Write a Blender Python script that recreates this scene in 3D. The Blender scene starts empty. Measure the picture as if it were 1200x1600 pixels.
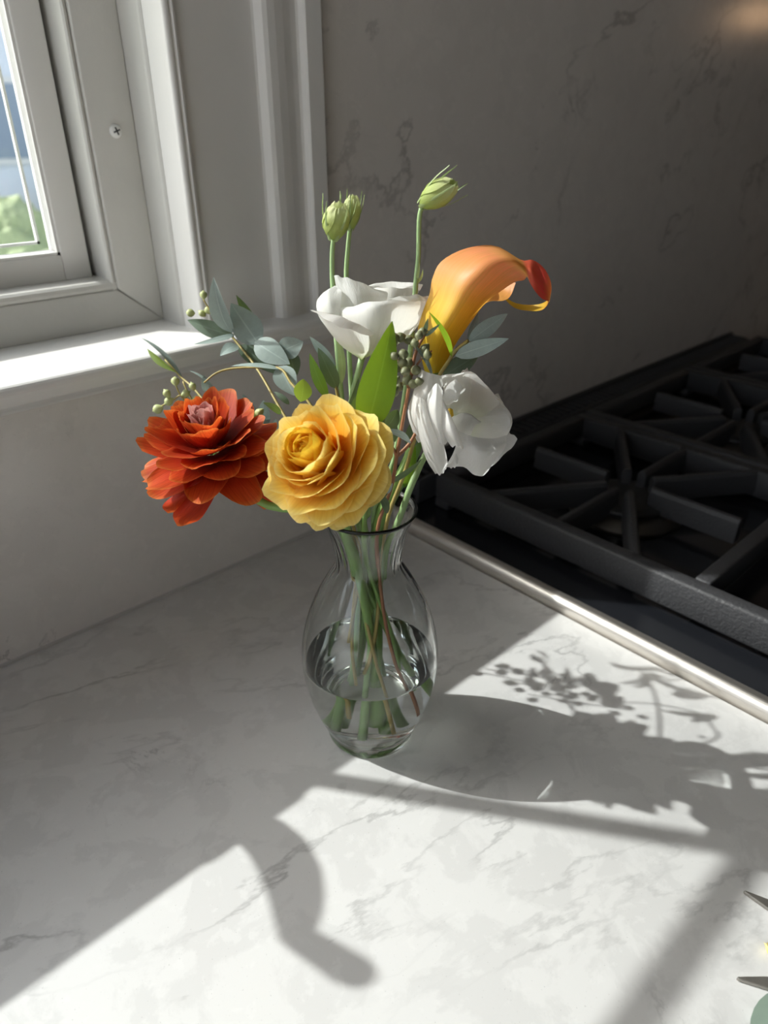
import bpy, bmesh, math, random
from mathutils import Vector, Matrix
random.seed(7)
R = math.radians
scene = bpy.context.scene
COL = scene.collection

# ------------------------------------------------------------------ camera
F = 1105.0                                   # focal length in pixels of the 1200x1600 frame
CX = Vector((0.7346, -0.6785, -0.0022))      # camera right / up / back in world axes
CY = Vector((0.3293, 0.3537, 0.8755))
CZ = Vector((-0.5932, -0.6439, 0.4832))
CPOS = Vector((0.0, -0.5268, 0.38))
cam = bpy.data.cameras.new('camera')
cam.sensor_fit = 'HORIZONTAL'
cam.sensor_width = 7.3
cam.lens = F / 1200 * 7.3
cam.clip_start = 0.01
cam.dof.use_dof = True
cam.dof.focus_distance = 0.41
cam.dof.aperture_fstop = 2.0
camo = bpy.data.objects.new('camera', cam)
COL.objects.link(camo)
camo.matrix_world = Matrix(((CX.x, CY.x, CZ.x, CPOS.x), (CX.y, CY.y, CZ.y, CPOS.y), (CX.z, CY.z, CZ.z, CPOS.z), (0, 0, 0, 1)))
scene.camera = camo

# ------------------------------------------------------------------ sky, sun, exposure
SUN = Vector((0.744, -1.026, -1.0)).normalized()     # the way the sunlight travels
world = bpy.data.worlds.new('world')
scene.world = world
world.use_nodes = True
wn = world.node_tree.nodes
wl = world.node_tree.links
wn.clear()
wo = wn.new('ShaderNodeOutputWorld')
wb = wn.new('ShaderNodeBackground')
sky = wn.new('ShaderNodeTexSky')
sky.sky_type = 'NISHITA'
sky.sun_disc = False
sky.sun_elevation = math.asin(-SUN.z)
sky.sun_rotation = math.atan2(-SUN.x, -SUN.y)
sky.air_density = 1.0
sky.dust_density = 2.5
wb.inputs['Strength'].default_value = 0.37
hsv = wn.new('ShaderNodeHueSaturation')        # thin haze
hsv.inputs['Saturation'].default_value = 0.45
wl.new(sky.outputs[0], hsv.inputs['Color'])
wl.new(hsv.outputs[0], wb.inputs['Color'])
wl.new(wb.outputs[0], wo.inputs['Surface'])
sl = bpy.data.lights.new('sun', 'SUN')
sl.energy = 5.3
sl.angle = R(0.6)
sl.color = (1.0, 0.985, 0.965)
so = bpy.data.objects.new('sun', sl)
COL.objects.link(so)
sl.cycles.is_caustics_light = True
so.rotation_euler = SUN.to_track_quat('-Z', 'Y').to_euler()
scene.view_settings.view_transform = 'Standard'
scene.view_settings.look = 'None'
scene.view_settings.gamma = 1.0
scene.view_settings.use_curve_mapping = False
scene.view_settings.exposure = 0.0
cy = scene.cycles
cy.max_bounces = 14
cy.diffuse_bounces = 6
cy.glossy_bounces = 6
cy.transmission_bounces = 14
cy.transparent_max_bounces = 40
cy.sample_clamp_indirect = 6.0
cy.use_denoising = True
cy.adaptive_threshold = 0.015


def at(px, py, d):
    """world point seen at pixel (px, py), d metres ahead of the camera measured along the ground"""
    r = CX * (px - 600) + CY * (800 - py) - CZ * F
    fw = Vector((-CZ.x, -CZ.y))
    fw.normalize()
    return CPOS + r * (d / (r.x * fw.x + r.y * fw.y))


# ------------------------------------------------------------------ materials
class NT:
    def __init__(self, name):
        self.m = bpy.data.materials.new(name)
        self.m.use_nodes = True
        self.t = self.m.node_tree
        self.n = self.t.nodes
        self.n.clear()
        self.out = self.n.new('ShaderNodeOutputMaterial')

    def new(self, typ, **kw):
        nd = self.n.new('ShaderNode' + typ)
        for k, v in kw.items():
            if hasattr(nd, k):
                setattr(nd, k, v)
            else:
                nd.inputs[k.replace('_', ' ')].default_value = v
        return nd

    def link(self, a, b):
        self.t.links.new(a, b)

    def ramp(self, fac, stops, interp='LINEAR'):
        r = self.n.new('ShaderNodeValToRGB')
        r.color_ramp.interpolation = interp
        e = r.color_ramp.elements
        while len(e) < len(stops):
            e.new(0.5)
        for i, (p, c) in enumerate(stops):
            e[i].position = p
            if not hasattr(c, '__len__'):
                c = (c, c, c)
            e[i].color = (*c, 1)
        self.link(fac, r.inputs[0])
        return r.outputs[0]

    def mix(self, fac, a, b, blend='MIX'):
        m = self.n.new('ShaderNodeMix')
        m.data_type = 'RGBA'
        m.blend_type = blend
        for i, v in ((0, fac), (6, a), (7, b)):
            if hasattr(v, 'is_output'):
                self.link(v, m.inputs[i])
            elif i == 0:
                m.inputs[0].default_value = v
            else:
                m.inputs[i].default_value = (*v, 1)
        return m.outputs[2]

    def noise(self, vec, scale, detail=4, rough=0.55, dist=0.0):
        n = self.new('TexNoise', Scale=scale, Detail=detail, Roughness=rough, Distortion=dist)
        if vec is not None:
            self.link(vec, n.inputs['Vector'])
        return n.outputs[0]

    def bump(self, h, strength=0.2, dist=0.001):
        b = self.new('Bump', Strength=strength, Distance=dist)
        self.link(h, b.inputs['Height'])
        return b.outputs[0]

    def bsdf(self, color, rough=0.5, metal=0.0, spec=0.5, normal=None):
        p = self.n.new('ShaderNodeBsdfPrincipled')
        for key, v in (('Base Color', color), ('Roughness', rough), ('Metallic', metal), ('Specular IOR Level', spec)):
            if hasattr(v, 'is_output'):
                self.link(v, p.inputs[key])
            elif key == 'Base Color':
                p.inputs[key].default_value = (*v, 1)
            else:
                p.inputs[key].default_value = v
        if normal is not None:
            self.link(normal, p.inputs['Normal'])
        self.link(p.outputs[0], self.out.inputs['Surface'])
        return p

    def obj(self):
        return self.new('TexCoord').outputs['Object']

    def uv(self):
        return self.new('TexCoord').outputs['UV']

    def mapping(self, vec, scale=(1, 1, 1), loc=(0, 0, 0), rot=(0, 0, 0)):
        m = self.new('Mapping')
        m.inputs['Scale'].default_value = scale
        m.inputs['Location'].default_value = loc
        m.inputs['Rotation'].default_value = rot
        self.link(vec, m.inputs['Vector'])
        return m.outputs[0]


def mat_quartz(name, light, dark, rough, rot, loc):
    n = NT(name)
    co = n.mapping(n.obj(), loc=loc, rot=rot)
    # cloudy blotches of two whites with ragged borders
    cl = n.noise(co, 26, 9, 0.62, 0.4)
    c1 = n.ramp(cl, [(0.46, dark), (0.52, light)])
    cl2 = n.noise(co, 75, 5, 0.6, 0.2)
    c2 = n.mix(n.ramp(cl2, [(0.58, 0.0), (0.64, 0.45)]), c1, tuple(min(1, v * 1.06) for v in light))
    # hairline veins: thin level lines of a distorted noise, broken up by a mask
    v1 = n.noise(n.mapping(co, scale=(1.0, 2.3, 1.7)), 2.2, 8, 0.58, 0.25)
    r1 = n.ramp(v1, [(0.4915, 0.0), (0.4992, 1.0), (0.5008, 1.0), (0.5085, 0.0)])
    m1 = n.ramp(n.noise(co, 9, 3), [(0.42, 0.05), (0.66, 0.62)])
    v2 = n.noise(n.mapping(co, loc=(3, 1, 2)), 7.5, 8, 0.62, 0.6)
    r2 = n.ramp(v2, [(0.488, 0.0), (0.4990, 0.8), (0.5010, 0.8), (0.512, 0.0)])
    m2 = n.ramp(n.noise(n.mapping(co, loc=(9, 4, 7)), 8, 3), [(0.60, 0.0), (0.70, 0.8)])
    f1 = n.mix(1.0, r1, m1, 'MULTIPLY')
    f2 = n.mix(1.0, r2, m2, 'MULTIPLY')
    vein = tuple(v * 0.45 for v in dark)
    c3 = n.mix(f1, c2, vein)
    c4 = n.mix(f2, c3, vein)
    sp = n.ramp(n.noise(co, 900, 1, 0.5), [(0.72, 0.0), (0.78, 0.4)])
    c5 = n.mix(sp, c4, vein)
    n.bsdf(c5, rough, spec=0.45)
    return n.m


def mat_plain(name, col, rough=0.5, metal=0.0, spec=0.5, bump=0.0, bscale=60, vary=0.0):
    n = NT(name)
    co = n.obj()
    c = col
    if vary:
        c = n.mix(n.noise(co, bscale * 0.35, 5), tuple(v * (1 - vary) for v in col), tuple(min(1, v * (1 + vary)) for v in col))
    nm = n.bump(n.noise(co, bscale, 4), bump, 0.002) if bump else None
    n.bsdf(c, rough, metal, spec, nm)
    return n.m


def mat_petal(name, stops, trans=0.35, vein=0.10, tint=None, bump=0.25, rough=0.55, back=None, vrand=0.88):
    """colour runs from petal base to rim (UV v), fine veins run along it, part of the light passes through"""
    n = NT(name)
    uv = n.uv()
    sep = n.new('SeparateXYZ')
    n.link(uv, sep.inputs[0])
    oi = n.new('ObjectInfo')
    c = n.ramp(sep.outputs['Y'], stops)
    vn = n.noise(n.mapping(uv, scale=(38, 1.6, 1)), 1.0, 5, 0.6, 0.25)
    c = n.mix(n.ramp(vn, [(0.35, vein), (0.65, 0.0)]), c, tuple(v * 0.55 for v in stops[0][1]))
    rnd = n.ramp(oi.outputs['Random'], [(0.0, vrand), (1.0, 1.0)])
    c = n.mix(1.0, c, rnd, 'MULTIPLY')
    if back is not None:
        ge = n.new('NewGeometry')
        c = n.mix(ge.outputs['Backfacing'], c, back)
    cr = n.noise(n.mapping(uv, scale=(30, 5, 1)), 1.0, 4, 0.6, 0.5)
    nm = n.bump(cr, bump, 0.0012)
    p = n.n.new('ShaderNodeBsdfPrincipled')
    n.link(c, p.inputs['Base Color'])
    p.inputs['Roughness'].default_value = rough
    p.inputs['Specular IOR Level'].default_value = 0.3
    n.link(nm, p.inputs['Normal'])
    t = n.n.new('ShaderNodeBsdfTranslucent')
    tc = n.mix(1.0, c, tint, 'MULTIPLY') if tint else c
    n.link(tc, t.inputs['Color'])
    n.link(nm, t.inputs['Normal'])
    mx = n.n.new('ShaderNodeMixShader')
    mx.inputs[0].default_value = trans
    n.link(p.outputs[0], mx.inputs[1])
    n.link(t.outputs[0], mx.inputs[2])
    n.link(mx.outputs[0], n.out.inputs['Surface'])
    return n.m


def mat_leaf(name, top, under, trans=0.25, rough=0.45, tcol=None, spec=0.4):
    n = NT(name)
    uv = n.uv()
    sep = n.new('SeparateXYZ')
    n.link(uv, sep.inputs[0])
    ge = n.new('NewGeometry')
    c = n.mix(ge.outputs['Backfacing'], top, under)
    c = n.mix(n.ramp(n.noise(n.obj(), 260, 5, 0.6), [(0.35, 0.0), (0.7, 0.35)]), c, tuple(v * 0.6 for v in top))
    rib = n.ramp(sep.outputs['X'], [(0.462, 0.0), (0.492, 0.6), (0.508, 0.6), (0.538, 0.0)])
    c = n.mix(rib, c, tuple(min(1, v * 1.5 + 0.03) for v in top))
    side = n.noise(n.mapping(uv, scale=(6, 26, 1), rot=(0, 0, 0.5)), 1.0, 3)
    nm = n.bump(side, 0.15, 0.0008)
    p = n.n.new('ShaderNodeBsdfPrincipled')
    n.link(c, p.inputs['Base Color'])
    p.inputs['Roughness'].default_value = rough
    p.inputs['Specular IOR Level'].default_value = spec
    n.link(nm, p.inputs['Normal'])
    t = n.n.new('ShaderNodeBsdfTranslucent')
    t.inputs['Color'].default_value = (*(tcol or top), 1)
    mx = n.n.new('ShaderNodeMixShader')
    mx.inputs[0].default_value = trans
    n.link(p.outputs[0], mx.inputs[1])
    n.link(t.outputs[0], mx.inputs[2])
    n.link(mx.outputs[0], n.out.inputs['Surface'])
    return n.m


def mat_thin_glass(name, tint=(0.97, 0.99, 0.98), ior=1.45, bump=None, refl=1.0):
    """a thin pane: what is not mirrored passes straight through"""
    n = NT(name)
    fr = n.new('Fresnel', IOR=ior)
    tr = n.n.new('ShaderNodeBsdfTransparent')
    tr.inputs[0].default_value = (*tint, 1)
    gl = n.n.new('ShaderNodeBsdfGlossy')
    gl.inputs['Roughness'].default_value = 0.01
    mx = n.n.new('ShaderNodeMixShader')
    ge = n.new('NewGeometry')                 # mirror only on the way in, so a slanted ray is never trapped inside the pane
    inv = n.new('Math', operation='SUBTRACT')
    inv.inputs[0].default_value = 1.0
    n.link(ge.outputs['Backfacing'], inv.inputs[1])
    mul = n.new('Math', operation='MULTIPLY')
    n.link(fr.outputs[0], mul.inputs[0])
    n.link(inv.outputs[0], mul.inputs[1])
    n.link(mul.outputs[0], mx.inputs[0])
    n.link(tr.outputs[0], mx.inputs[1])
    n.link(gl.outputs[0], mx.inputs[2])
    n.link(mx.outputs[0], n.out.inputs['Surface'])
    return n.m


M = {}
M['counter'] = mat_quartz('quartz_counter', (0.735, 0.73, 0.722), (0.68, 0.675, 0.668), 0.28, (0, 0, 0.35), (0.1, 0.2, 0))
M['slab'] = mat_quartz('quartz_slab', (0.76, 0.722, 0.682), (0.735, 0.698, 0.66), 0.17, (0.3, 0.5, 0.2), (2.3, 0.7, 1.1))
M['paint'] = mat_plain('white_paint', (0.80, 0.79, 0.765), 0.38, spec=0.4, bump=0.12, bscale=90, vary=0.015)
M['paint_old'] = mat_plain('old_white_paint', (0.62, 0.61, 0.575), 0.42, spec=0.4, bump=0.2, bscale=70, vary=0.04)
M['caulk'] = mat_plain('caulk', (0.55, 0.53, 0.5), 0.6)
M['gasket'] = mat_plain('dark_gasket', (0.10, 0.10, 0.095), 0.7)
M['screw'] = mat_plain('white_screw', (0.82, 0.82, 0.80), 0.35)
M['slot'] = mat_plain('screw_slot', (0.12, 0.12, 0.12), 0.6)
M['steel'] = mat_plain('brushed_steel', (0.74, 0.70, 0.65), 0.42, 1.0, bump=0.05, bscale=300)
M['enamel'] = mat_plain('black_enamel', (0.012, 0.013, 0.016), 0.16, spec=0.5)
M['iron'] = mat_plain('cast_iron', (0.040, 0.040, 0.043), 0.50, spec=0.5, bump=0.5, bscale=420)
M['burner'] = mat_plain('burner_cap', (0.02, 0.02, 0.02), 0.45)
M['brass'] = mat_plain('burner_head', (0.10, 0.09, 0.08), 0.45, 0.8)
M['blade'] = mat_plain('dark_steel_blade', (0.34, 0.32, 0.29), 0.38, 0.8, bump=0.3, bscale=250, vary=0.5)
M['handle'] = mat_plain('black_plastic', (0.03, 0.03, 0.03), 0.4)
M['plaster'] = mat_plain('plaster', (0.74, 0.72, 0.69), 0.8)
M['floor'] = mat_plain('oak_floor', (0.50, 0.40, 0.29), 0.5, vary=0.2, bscale=12)
M['ceil'] = mat_plain('ceiling_paint', (0.36, 0.355, 0.345), 0.8)
M['wood'] = mat_plain('dark_wood', (0.07, 0.05, 0.04), 0.5, vary=0.2, bscale=10)
M['hood'] = mat_plain('hood_steel', (0.45, 0.44, 0.43), 0.35, 1.0)
M['bronze'] = mat_plain('bronze_handle', (0.20, 0.17, 0.14), 0.35, 0.8)
M['pane'] = mat_thin_glass('window_glass')

# ------------------------------------------------------------------ mesh helpers


def link(o, parent=None):
    COL.objects.link(o)
    if parent is not None:
        o.parent = parent
        o.matrix_parent_inverse = Matrix.Translation(-parent.matrix_basis.translation)
    return o


def mesh(name, v, f, mat, parent=None, smooth=True, uv=None, bevel=0, seg=2):
    me = bpy.data.meshes.new(name)
    me.from_pydata([tuple(p) for p in v], [], f)
    if smooth:
        me.polygons.foreach_set('use_smooth', [True] * len(me.polygons))
    if uv is not None:
        l = me.uv_layers.new(name='UVMap')
        for lp in me.loops:
            l.data[lp.index].uv = uv[lp.vertex_index]
    me.materials.append(mat)
    me.update()
    o = bpy.data.objects.new(name, me)
    link(o, parent)
    if bevel:
        b = o.modifiers.new('bevel', 'BEVEL')
        b.width = bevel
        b.segments = seg
        b.limit_method = 'ANGLE'
        b.angle_limit = R(35)
    return o


def empty(name, loc, label=None, cat=None, group=None, kind=None):
    o = bpy.data.objects.new(name, None)
    o.empty_display_size = 0.02
    o.location = loc
    COL.objects.link(o)
    tag(o, label, cat, group, kind)
    return o


def tag(o, label=None, cat=None, group=None, kind=None):
    for k, v in (('label', label), ('category', cat), ('group', group), ('kind', kind)):
        if v:
            o[k] = v
    return o


def box(x0, x1, y0, y1, z0, z1, base=0):
    v = [(x, y, z) for x in (x0, x1) for y in (y0, y1) for z in (z0, z1)]
    f = [(0, 1, 3, 2), (4, 6, 7, 5), (0, 4, 5, 1), (2, 3, 7, 6), (0, 2, 6, 4), (1, 5, 7, 3)]
    return v, [tuple(i + base for i in q) for q in f]


def boxes(lst):
    V, Fc = [], []
    for b in lst:
        v, f = box(*b, base=len(V))
        V += v
        Fc += f
    return V, Fc


def bx(name, b, mat, parent=None, bevel=0.0):
    v, f = box(*b)
    return mesh(name, v, f, mat, parent, smooth=bevel > 0, bevel=bevel)


def extrude(profile, path_axis, a0, a1, closed=True):
    """profile: list of (p, q); path_axis 'x': (p,q)->(y,z), 'z': (p,q)->(x,y), 'y': (p,q)->(x,z)"""
    def pt(a, p, q):
        return {'x': (a, p, q), 'z': (p, q, a), 'y': (p, a, q)}[path_axis]
    n = len(profile)
    v = [pt(a0, *p) for p in profile] + [pt(a1, *p) for p in profile]
    f = [(i, (i + 1) % n, (i + 1) % n + n, i + n) for i in range(n if closed else n - 1)]
    if closed:
        f += [tuple(range(n))[::-1], tuple(range(n, 2 * n))]
    return v, f


def fix_normals(o):
    bm = bmesh.new()
    bm.from_mesh(o.data)
    bmesh.ops.recalc_face_normals(bm, faces=bm.faces)
    bm.to_mesh(o.data)
    bm.free()
    return o


def lathe(profile, n=48, center=(0, 0), close=False):
    v, f = [], []
    m = len(profile)
    for i in range(n):
        a = 2 * math.pi * i / n
        for r, z in profile:
            v.append((center[0] + r * math.cos(a), center[1] + r * math.sin(a), z))
    for i in range(n):
        j = (i + 1) % n
        for k in range(m - 1 if not close else m):
            k2 = (k + 1) % m
            f.append((i * m + k, j * m + k, j * m + k2, i * m + k2))
    return v, f


def spline(pts, n):
    """Catmull-Rom through pts (Vectors of any length given as lists)"""
    P = [Vector(p) for p in pts]
    if len(P) == 1:
        return P * n
    P = [2 * P[0] - P[1]] + P + [2 * P[-1] - P[-2]]
    out = []
    m = len(P) - 3
    for i in range(n):
        t = i / (n - 1) * m
        k = min(int(t), m - 1)
        t -= k
        a, b, c, d = P[k:k + 4]
        out.append(0.5 * (2 * b + (c - a) * t + (2 * a - 5 * b + 4 * c - d) * t * t + (3 * b - a - 3 * c + d) * t ** 3))
    return out


def tube(pts, r0, r1=None, n=24, sides=8):
    """smooth tapered tube with end caps through 3D points"""
    r1 = r0 if r1 is None else r1
    P = spline(pts, n)
    v, f = [], []
    side = None
    for i, p in enumerate(P):
        t = (P[min(i + 1, n - 1)] - P[max(i - 1, 0)]).normalized()
        if side is None:
            side = t.cross(Vector((0.3, 0.5, 0.8))).normalized()
        side = (side - t * side.dot(t)).normalized()
        b = t.cross(side)
        r = r0 + (r1 - r0) * i / (n - 1)
        for k in range(sides):
            a = 2 * math.pi * k / sides
            v.append(p + side * (r * math.cos(a)) + b * (r * math.sin(a)))
    for i in range(n - 1):
        for k in range(sides):
            k2 = (k + 1) % sides
            f.append((i * sides + k, i * sides + k2, (i + 1) * sides + k2, (i + 1) * sides + k))
    f.append(tuple(range(sides))[::-1])
    f.append(tuple(range((n - 1) * sides, n * sides)))
    return v, f


def sheet(rows, nu=10, nv=12):
    """smooth surface through a grid of control points; returns verts, faces, uv (v runs along the rows)"""
    cols = [spline(r, nu) for r in rows]
    G = [spline([c[i] for c in cols], nv) for i in range(nu)]
    v, uv, f = [], [], []
    for j in range(nv):
        for i in range(nu):
            v.append(G[i][j])
            uv.append((i / (nu - 1), j / (nv - 1)))
    for j in range(nv - 1):
        for i in range(nu - 1):
            a = j * nu + i
            f.append((a, a + 1, a + nu + 1, a + nu))
    return v, f, uv


# ================================================================== the room
WZ = 1.55                                     # ceiling above the counter
# back wall: stone slab with a hole for the window, masonry behind it
wb_ = empty('wall_back', (0, 0, 0), 'grey-white veined quartz slab wall behind the counter and range', 'wall', kind='structure')
HX0, HX1, HZ0, HZ1 = -1.40, 0.412, 0.205, 1.18
v, f = boxes([(-1.6, HX0, 0, 0.03, 0, WZ), (HX0, HX1, 0, 0.03, 0, HZ0), (HX0, HX1, 0, 0.03, HZ1, WZ), (HX1, 2.4, 0, 0.03, 0, WZ)])
mesh('stone_slab', v, f, M['slab'], wb_, smooth=False)
v, f = boxes([(-1.7, -1.28, 0.03, 0.16, -0.9, WZ), (-1.28, 0.292, 0.03, 0.16, -0.9, 0.20), (-1.28, 0.292, 0.03, 0.16, 1.06, WZ), (0.292, 2.4, 0.03, 0.16, -0.9, WZ)])
mesh('masonry', v, f, M['plaster'], wb_, smooth=False)
bx('slab_edge_strip', (-1.6, 0.4555, -0.0022, 0, 0.0, 0.0025), M['caulk'], wb_)

for nm, b, m, lb in (('ceiling', (-1.7, 2.4, -3.2, 0.16, WZ, WZ + 0.05), 'ceil', 'plain white plaster ceiling above the kitchen'),
                     ('floor', (-1.7, 2.4, -3.2, 0.16, -0.95, -0.9), 'floor', 'brown oak floor below the counter'),
                     ('wall_left', (-1.7, -1.6, -0.12, 0.16, -0.9, WZ), 'plaster', 'plain plaster wall left of the window, ending at a gap that lets in fill light'),  # gap between the two left walls is sized to let in fill light
                     ('wall_left', (-1.7, -1.6, -3.2, -1.30, -0.9, WZ), 'plaster', 'plain plaster wall left of the island, ending at a gap that lets in fill light'),
                     ('wall_right', (2.4, 2.5, -3.2, 0.16, -0.9, WZ), 'wood', 'dark panelled wall beyond the range'),
                     ('wall_rear', (-1.7, 2.5, -3.3, -3.2, -0.9, WZ), 'wood', 'dark panelled wall opposite the window')):
    tag(bx(nm, b, M[m]), lb, None, None, 'structure')

tag(bx('trim_1', (2.385, 2.4, -0.80, -0.05, 0.53, 1.50), M['plaster']), 'pale plaster panel on the far right wall', None, None, 'structure')
lamp = empty('wall_lamp', (2.36, -0.517, 0.60), 'small warm wall lamp at the far right, mirrored faintly in the slab', 'lamp')
v, f = lathe([(0.0001, 0.0), (0.030, 0.0), (0.034, 0.004), (0.012, 0.010), (0.010, 0.020), (0.0001, 0.020)], 20, (2.352, -0.517))
mesh('lamp_base', [(x, y, 0.585 + z) for x, y, z in v], f, M['hood'], lamp)
n_ = NT('lamp_glow')
em = n_.n.new('ShaderNodeEmission')
em.inputs[0].default_value = (1.0, 0.62, 0.34, 1)
em.inputs[1].default_value = 9.0
n_.link(em.outputs[0], n_.out.inputs['Surface'])
v, f = lathe([(0.0001, 0.0), (0.014, 0.004), (0.026, 0.020), (0.028, 0.034), (0.020, 0.052), (0.0001, 0.060)], 20, (2.352, -0.517))
mesh('lamp_bulb', [(x, y, 0.605 + z) for x, y, z in v], f, n_.m, lamp)

# counter
RX = 0.4555                                   # where counter and range meet
counter = o = bx('countertop', (-1.6, RX, -0.64, -0.0005, -0.03, 0.0), M['counter'], None, bevel=0.002)
tag(o, 'white quartz countertop with fine grey veins, sunlit in front of the window', 'countertop')
o = bx('base_cabinet', (-1.6, RX - 0.003, -0.60, -0.001, -0.9, -0.03), M['paint'])
tag(o, 'white base cabinet under the quartz countertop', 'cabinet')

isl = empty('bounce_island', (-0.5, -1.75, -0.9), 'unseen white island added across the aisle to bounce sunlight onto the window wall', 'island')  # out of view, added so its sunlit front brightens the window wall
bx('island_body', (-1.2, 0.30, -2.30, -1.42, -0.9, -0.03), M['paint'], isl)
bx('island_top', (-1.23, 0.33, -2.33, -1.39, -0.03, 0.0), M['counter'], isl, bevel=0.002)
# ------------------------------------------------------------------ window
win = empty('window_1', (0, 0, 0.228), 'white painted kitchen window with moulded casing, deep stool and small panes', 'window', kind='structure')
WX0, WX1 = -1.27, 0.2835                      # inner faces of the deep jambs; unseen left one set wide for more bounce
ST = 0.228                                    # top of the stool


def prism(name, prof, axis, a0, a1, mat, bevel=0.0, smooth=False):
    v, f = extrude(prof, axis, a0, a1)
    o = mesh(name, v, f, mat, win, smooth=smooth or bevel > 0, bevel=bevel)
    return fix_normals(o)


def arc(cx, cy, r, a0, a1, n=6):
    return [(cx + r * math.cos(R(a0 + (a1 - a0) * i / n)), cy + r * math.sin(R(a0 + (a1 - a0) * i / n))) for i in range(n + 1)]


def casing_profile():
    p = [(0.4150, 0.03), (0.4150, -0.0065), (0.4135, -0.008), (0.3985, -0.008), (0.3970, -0.0065)]
    p += [(0.3955, -0.0025), (0.3935, -0.0015)]
    p += [(0.388, -0.0022), (0.380, -0.0042), (0.372, -0.0050), (0.3655, -0.0046), (0.3622, -0.0030)]
    p += [(0.3606, 0.0005), (0.3590, 0.0032), (0.3570, 0.0040), (0.2945, 0.0040)]
    p += [(0.2938, 0.0030), (0.2932, 0.0010), (0.2918, 0.0008), (0.2910, 0.0022), (0.2904, 0.0026)]
    p += arc(0.2880, 0.0042, 0.0030, -60, -200, 7)
    p += [(0.2850, 0.0075), (0.2850, 0.0310)]
    return p


cpf = casing_profile()
prism('side_casing', cpf, 'z', ST, 1.2, M['paint'], smooth=False)
prism('side_casing', [(WX0 + WX1 - x, y) for x, y in cpf], 'z', ST, 1.2, M['paint'])
prism('head_casing', [(y, 1.06 + (x - 0.2826)) for x, y in cpf], 'x', WX0 - 0.13, 0.4150, M['paint'])
# deep jambs, set a little behind the casing, with a crack between
for s in (0, 1):
    mx = (lambda x: x) if s == 0 else (lambda x: WX0 + WX1 - x)
    prof = [(0.2920, 0.0318), (0.2868, 0.0318)] + [(0.2853, 0.0325), (0.2840, 0.0345), (0.2835, 0.0370)] + [(0.2835, 0.16), (0.2920, 0.16)]
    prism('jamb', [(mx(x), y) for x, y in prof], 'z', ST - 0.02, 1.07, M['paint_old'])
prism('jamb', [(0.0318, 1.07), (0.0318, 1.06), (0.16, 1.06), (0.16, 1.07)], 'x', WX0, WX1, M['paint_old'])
# flat frame that holds the sash: mitred picture-frame boards with a bead on the inner edge
FY = 0.066
for s in (0, 1):
    mx = (lambda x: x) if s == 0 else (lambda x: WX0 + WX1 - x)
    i0, o0 = mx(0.2475), mx(0.2835)
    v = [(o0, FY, ST), (i0, FY, ST + 0.031), (i0, FY, 1.06 - 0.031), (o0, FY, 1.06), (o0, 0.12, ST), (i0, 0.12, ST + 0.031), (i0, 0.12, 1.06 - 0.031), (o0, 0.12, 1.06)]
    fc = [(0, 1, 2, 3), (7, 6, 5, 4), (0, 4, 5, 1), (1, 5, 6, 2), (2, 6, 7, 3), (3, 7, 4, 0)]
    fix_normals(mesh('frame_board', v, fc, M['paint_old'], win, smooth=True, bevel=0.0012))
for z0, s in ((ST, 1), (1.06, -1)):
    v = [(WX0, FY, z0), (WX1, FY, z0), (WX1 - 0.036, FY + (0.003 if s > 0 else 0), z0 + 0.030 * s), (WX0 + 0.036, FY + (0.003 if s > 0 else 0), z0 + 0.030 * s)]
    v += [(x, 0.12, z) for x, y, z in v]
    fc = [(0, 1, 2, 3), (7, 6, 5, 4), (0, 4, 5, 1), (1, 5, 6, 2), (2, 6, 7, 3), (3, 7, 4, 0)]
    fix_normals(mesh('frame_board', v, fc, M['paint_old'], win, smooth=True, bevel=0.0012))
# stop bead just inside the flat frame
for s in (0, 1):
    mx = (lambda x: x) if s == 0 else (lambda x: WX0 + WX1 - x)
    prof = [(0.2476, 0.0715)] + [(0.2476, 0.0700), (0.2462, 0.0688), (0.2445, 0.0684), (0.2440, 0.0690), (0.2432, 0.0700)] + [(0.2430, 0.0740), (0.2445, 0.13), (0.2476, 0.13)]
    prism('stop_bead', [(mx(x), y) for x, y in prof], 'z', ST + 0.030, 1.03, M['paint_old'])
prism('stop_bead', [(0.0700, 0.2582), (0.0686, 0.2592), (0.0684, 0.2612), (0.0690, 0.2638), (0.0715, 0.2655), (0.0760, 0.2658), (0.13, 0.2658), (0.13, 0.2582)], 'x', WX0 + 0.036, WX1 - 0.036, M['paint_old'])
# dark weather strip gap
for x0, x1 in ((0.2395, 0.2452), (WX0 + WX1 - 0.2452, WX0 + WX1 - 0.2395)):
    bx('weather_strip', (x0, x1, 0.110, 0.128, 0.2585, 1.03), M['gasket'], win)
bx('weather_strip', (WX0 + 0.04, WX1 - 0.04, 0.112, 0.128, 0.2630, 0.2642), M['gasket'], win)
# sash
sash_y0, sash_y1 = 0.096, 0.122
SX0, SX1, SZ0, SZ1 = WX0 + WX1 - 0.2395, 0.2395, 0.2655, 1.024
GX0, GX1, GZ0, GZ1 = SX0 + 0.0222, SX1 - 0.0222, SZ0 + 0.0200, SZ1 - 0.02
bx('sash_stile', (GX1, SX1, sash_y0, sash_y1, SZ0, SZ1), M['paint'], win, bevel=0.0012)
bx('sash_stile', (SX0, GX0, sash_y0, sash_y1, SZ0, SZ1), M['paint'], win, bevel=0.0012)
bx('sash_rail', (GX0, GX1, sash_y0, sash_y1, SZ0, GZ0), M['paint'], win, bevel=0.0008)
bx('sash_rail', (GX0, GX1, sash_y0, sash_y1, GZ1, SZ1), M['paint'], win, bevel=0.0008)
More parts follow.
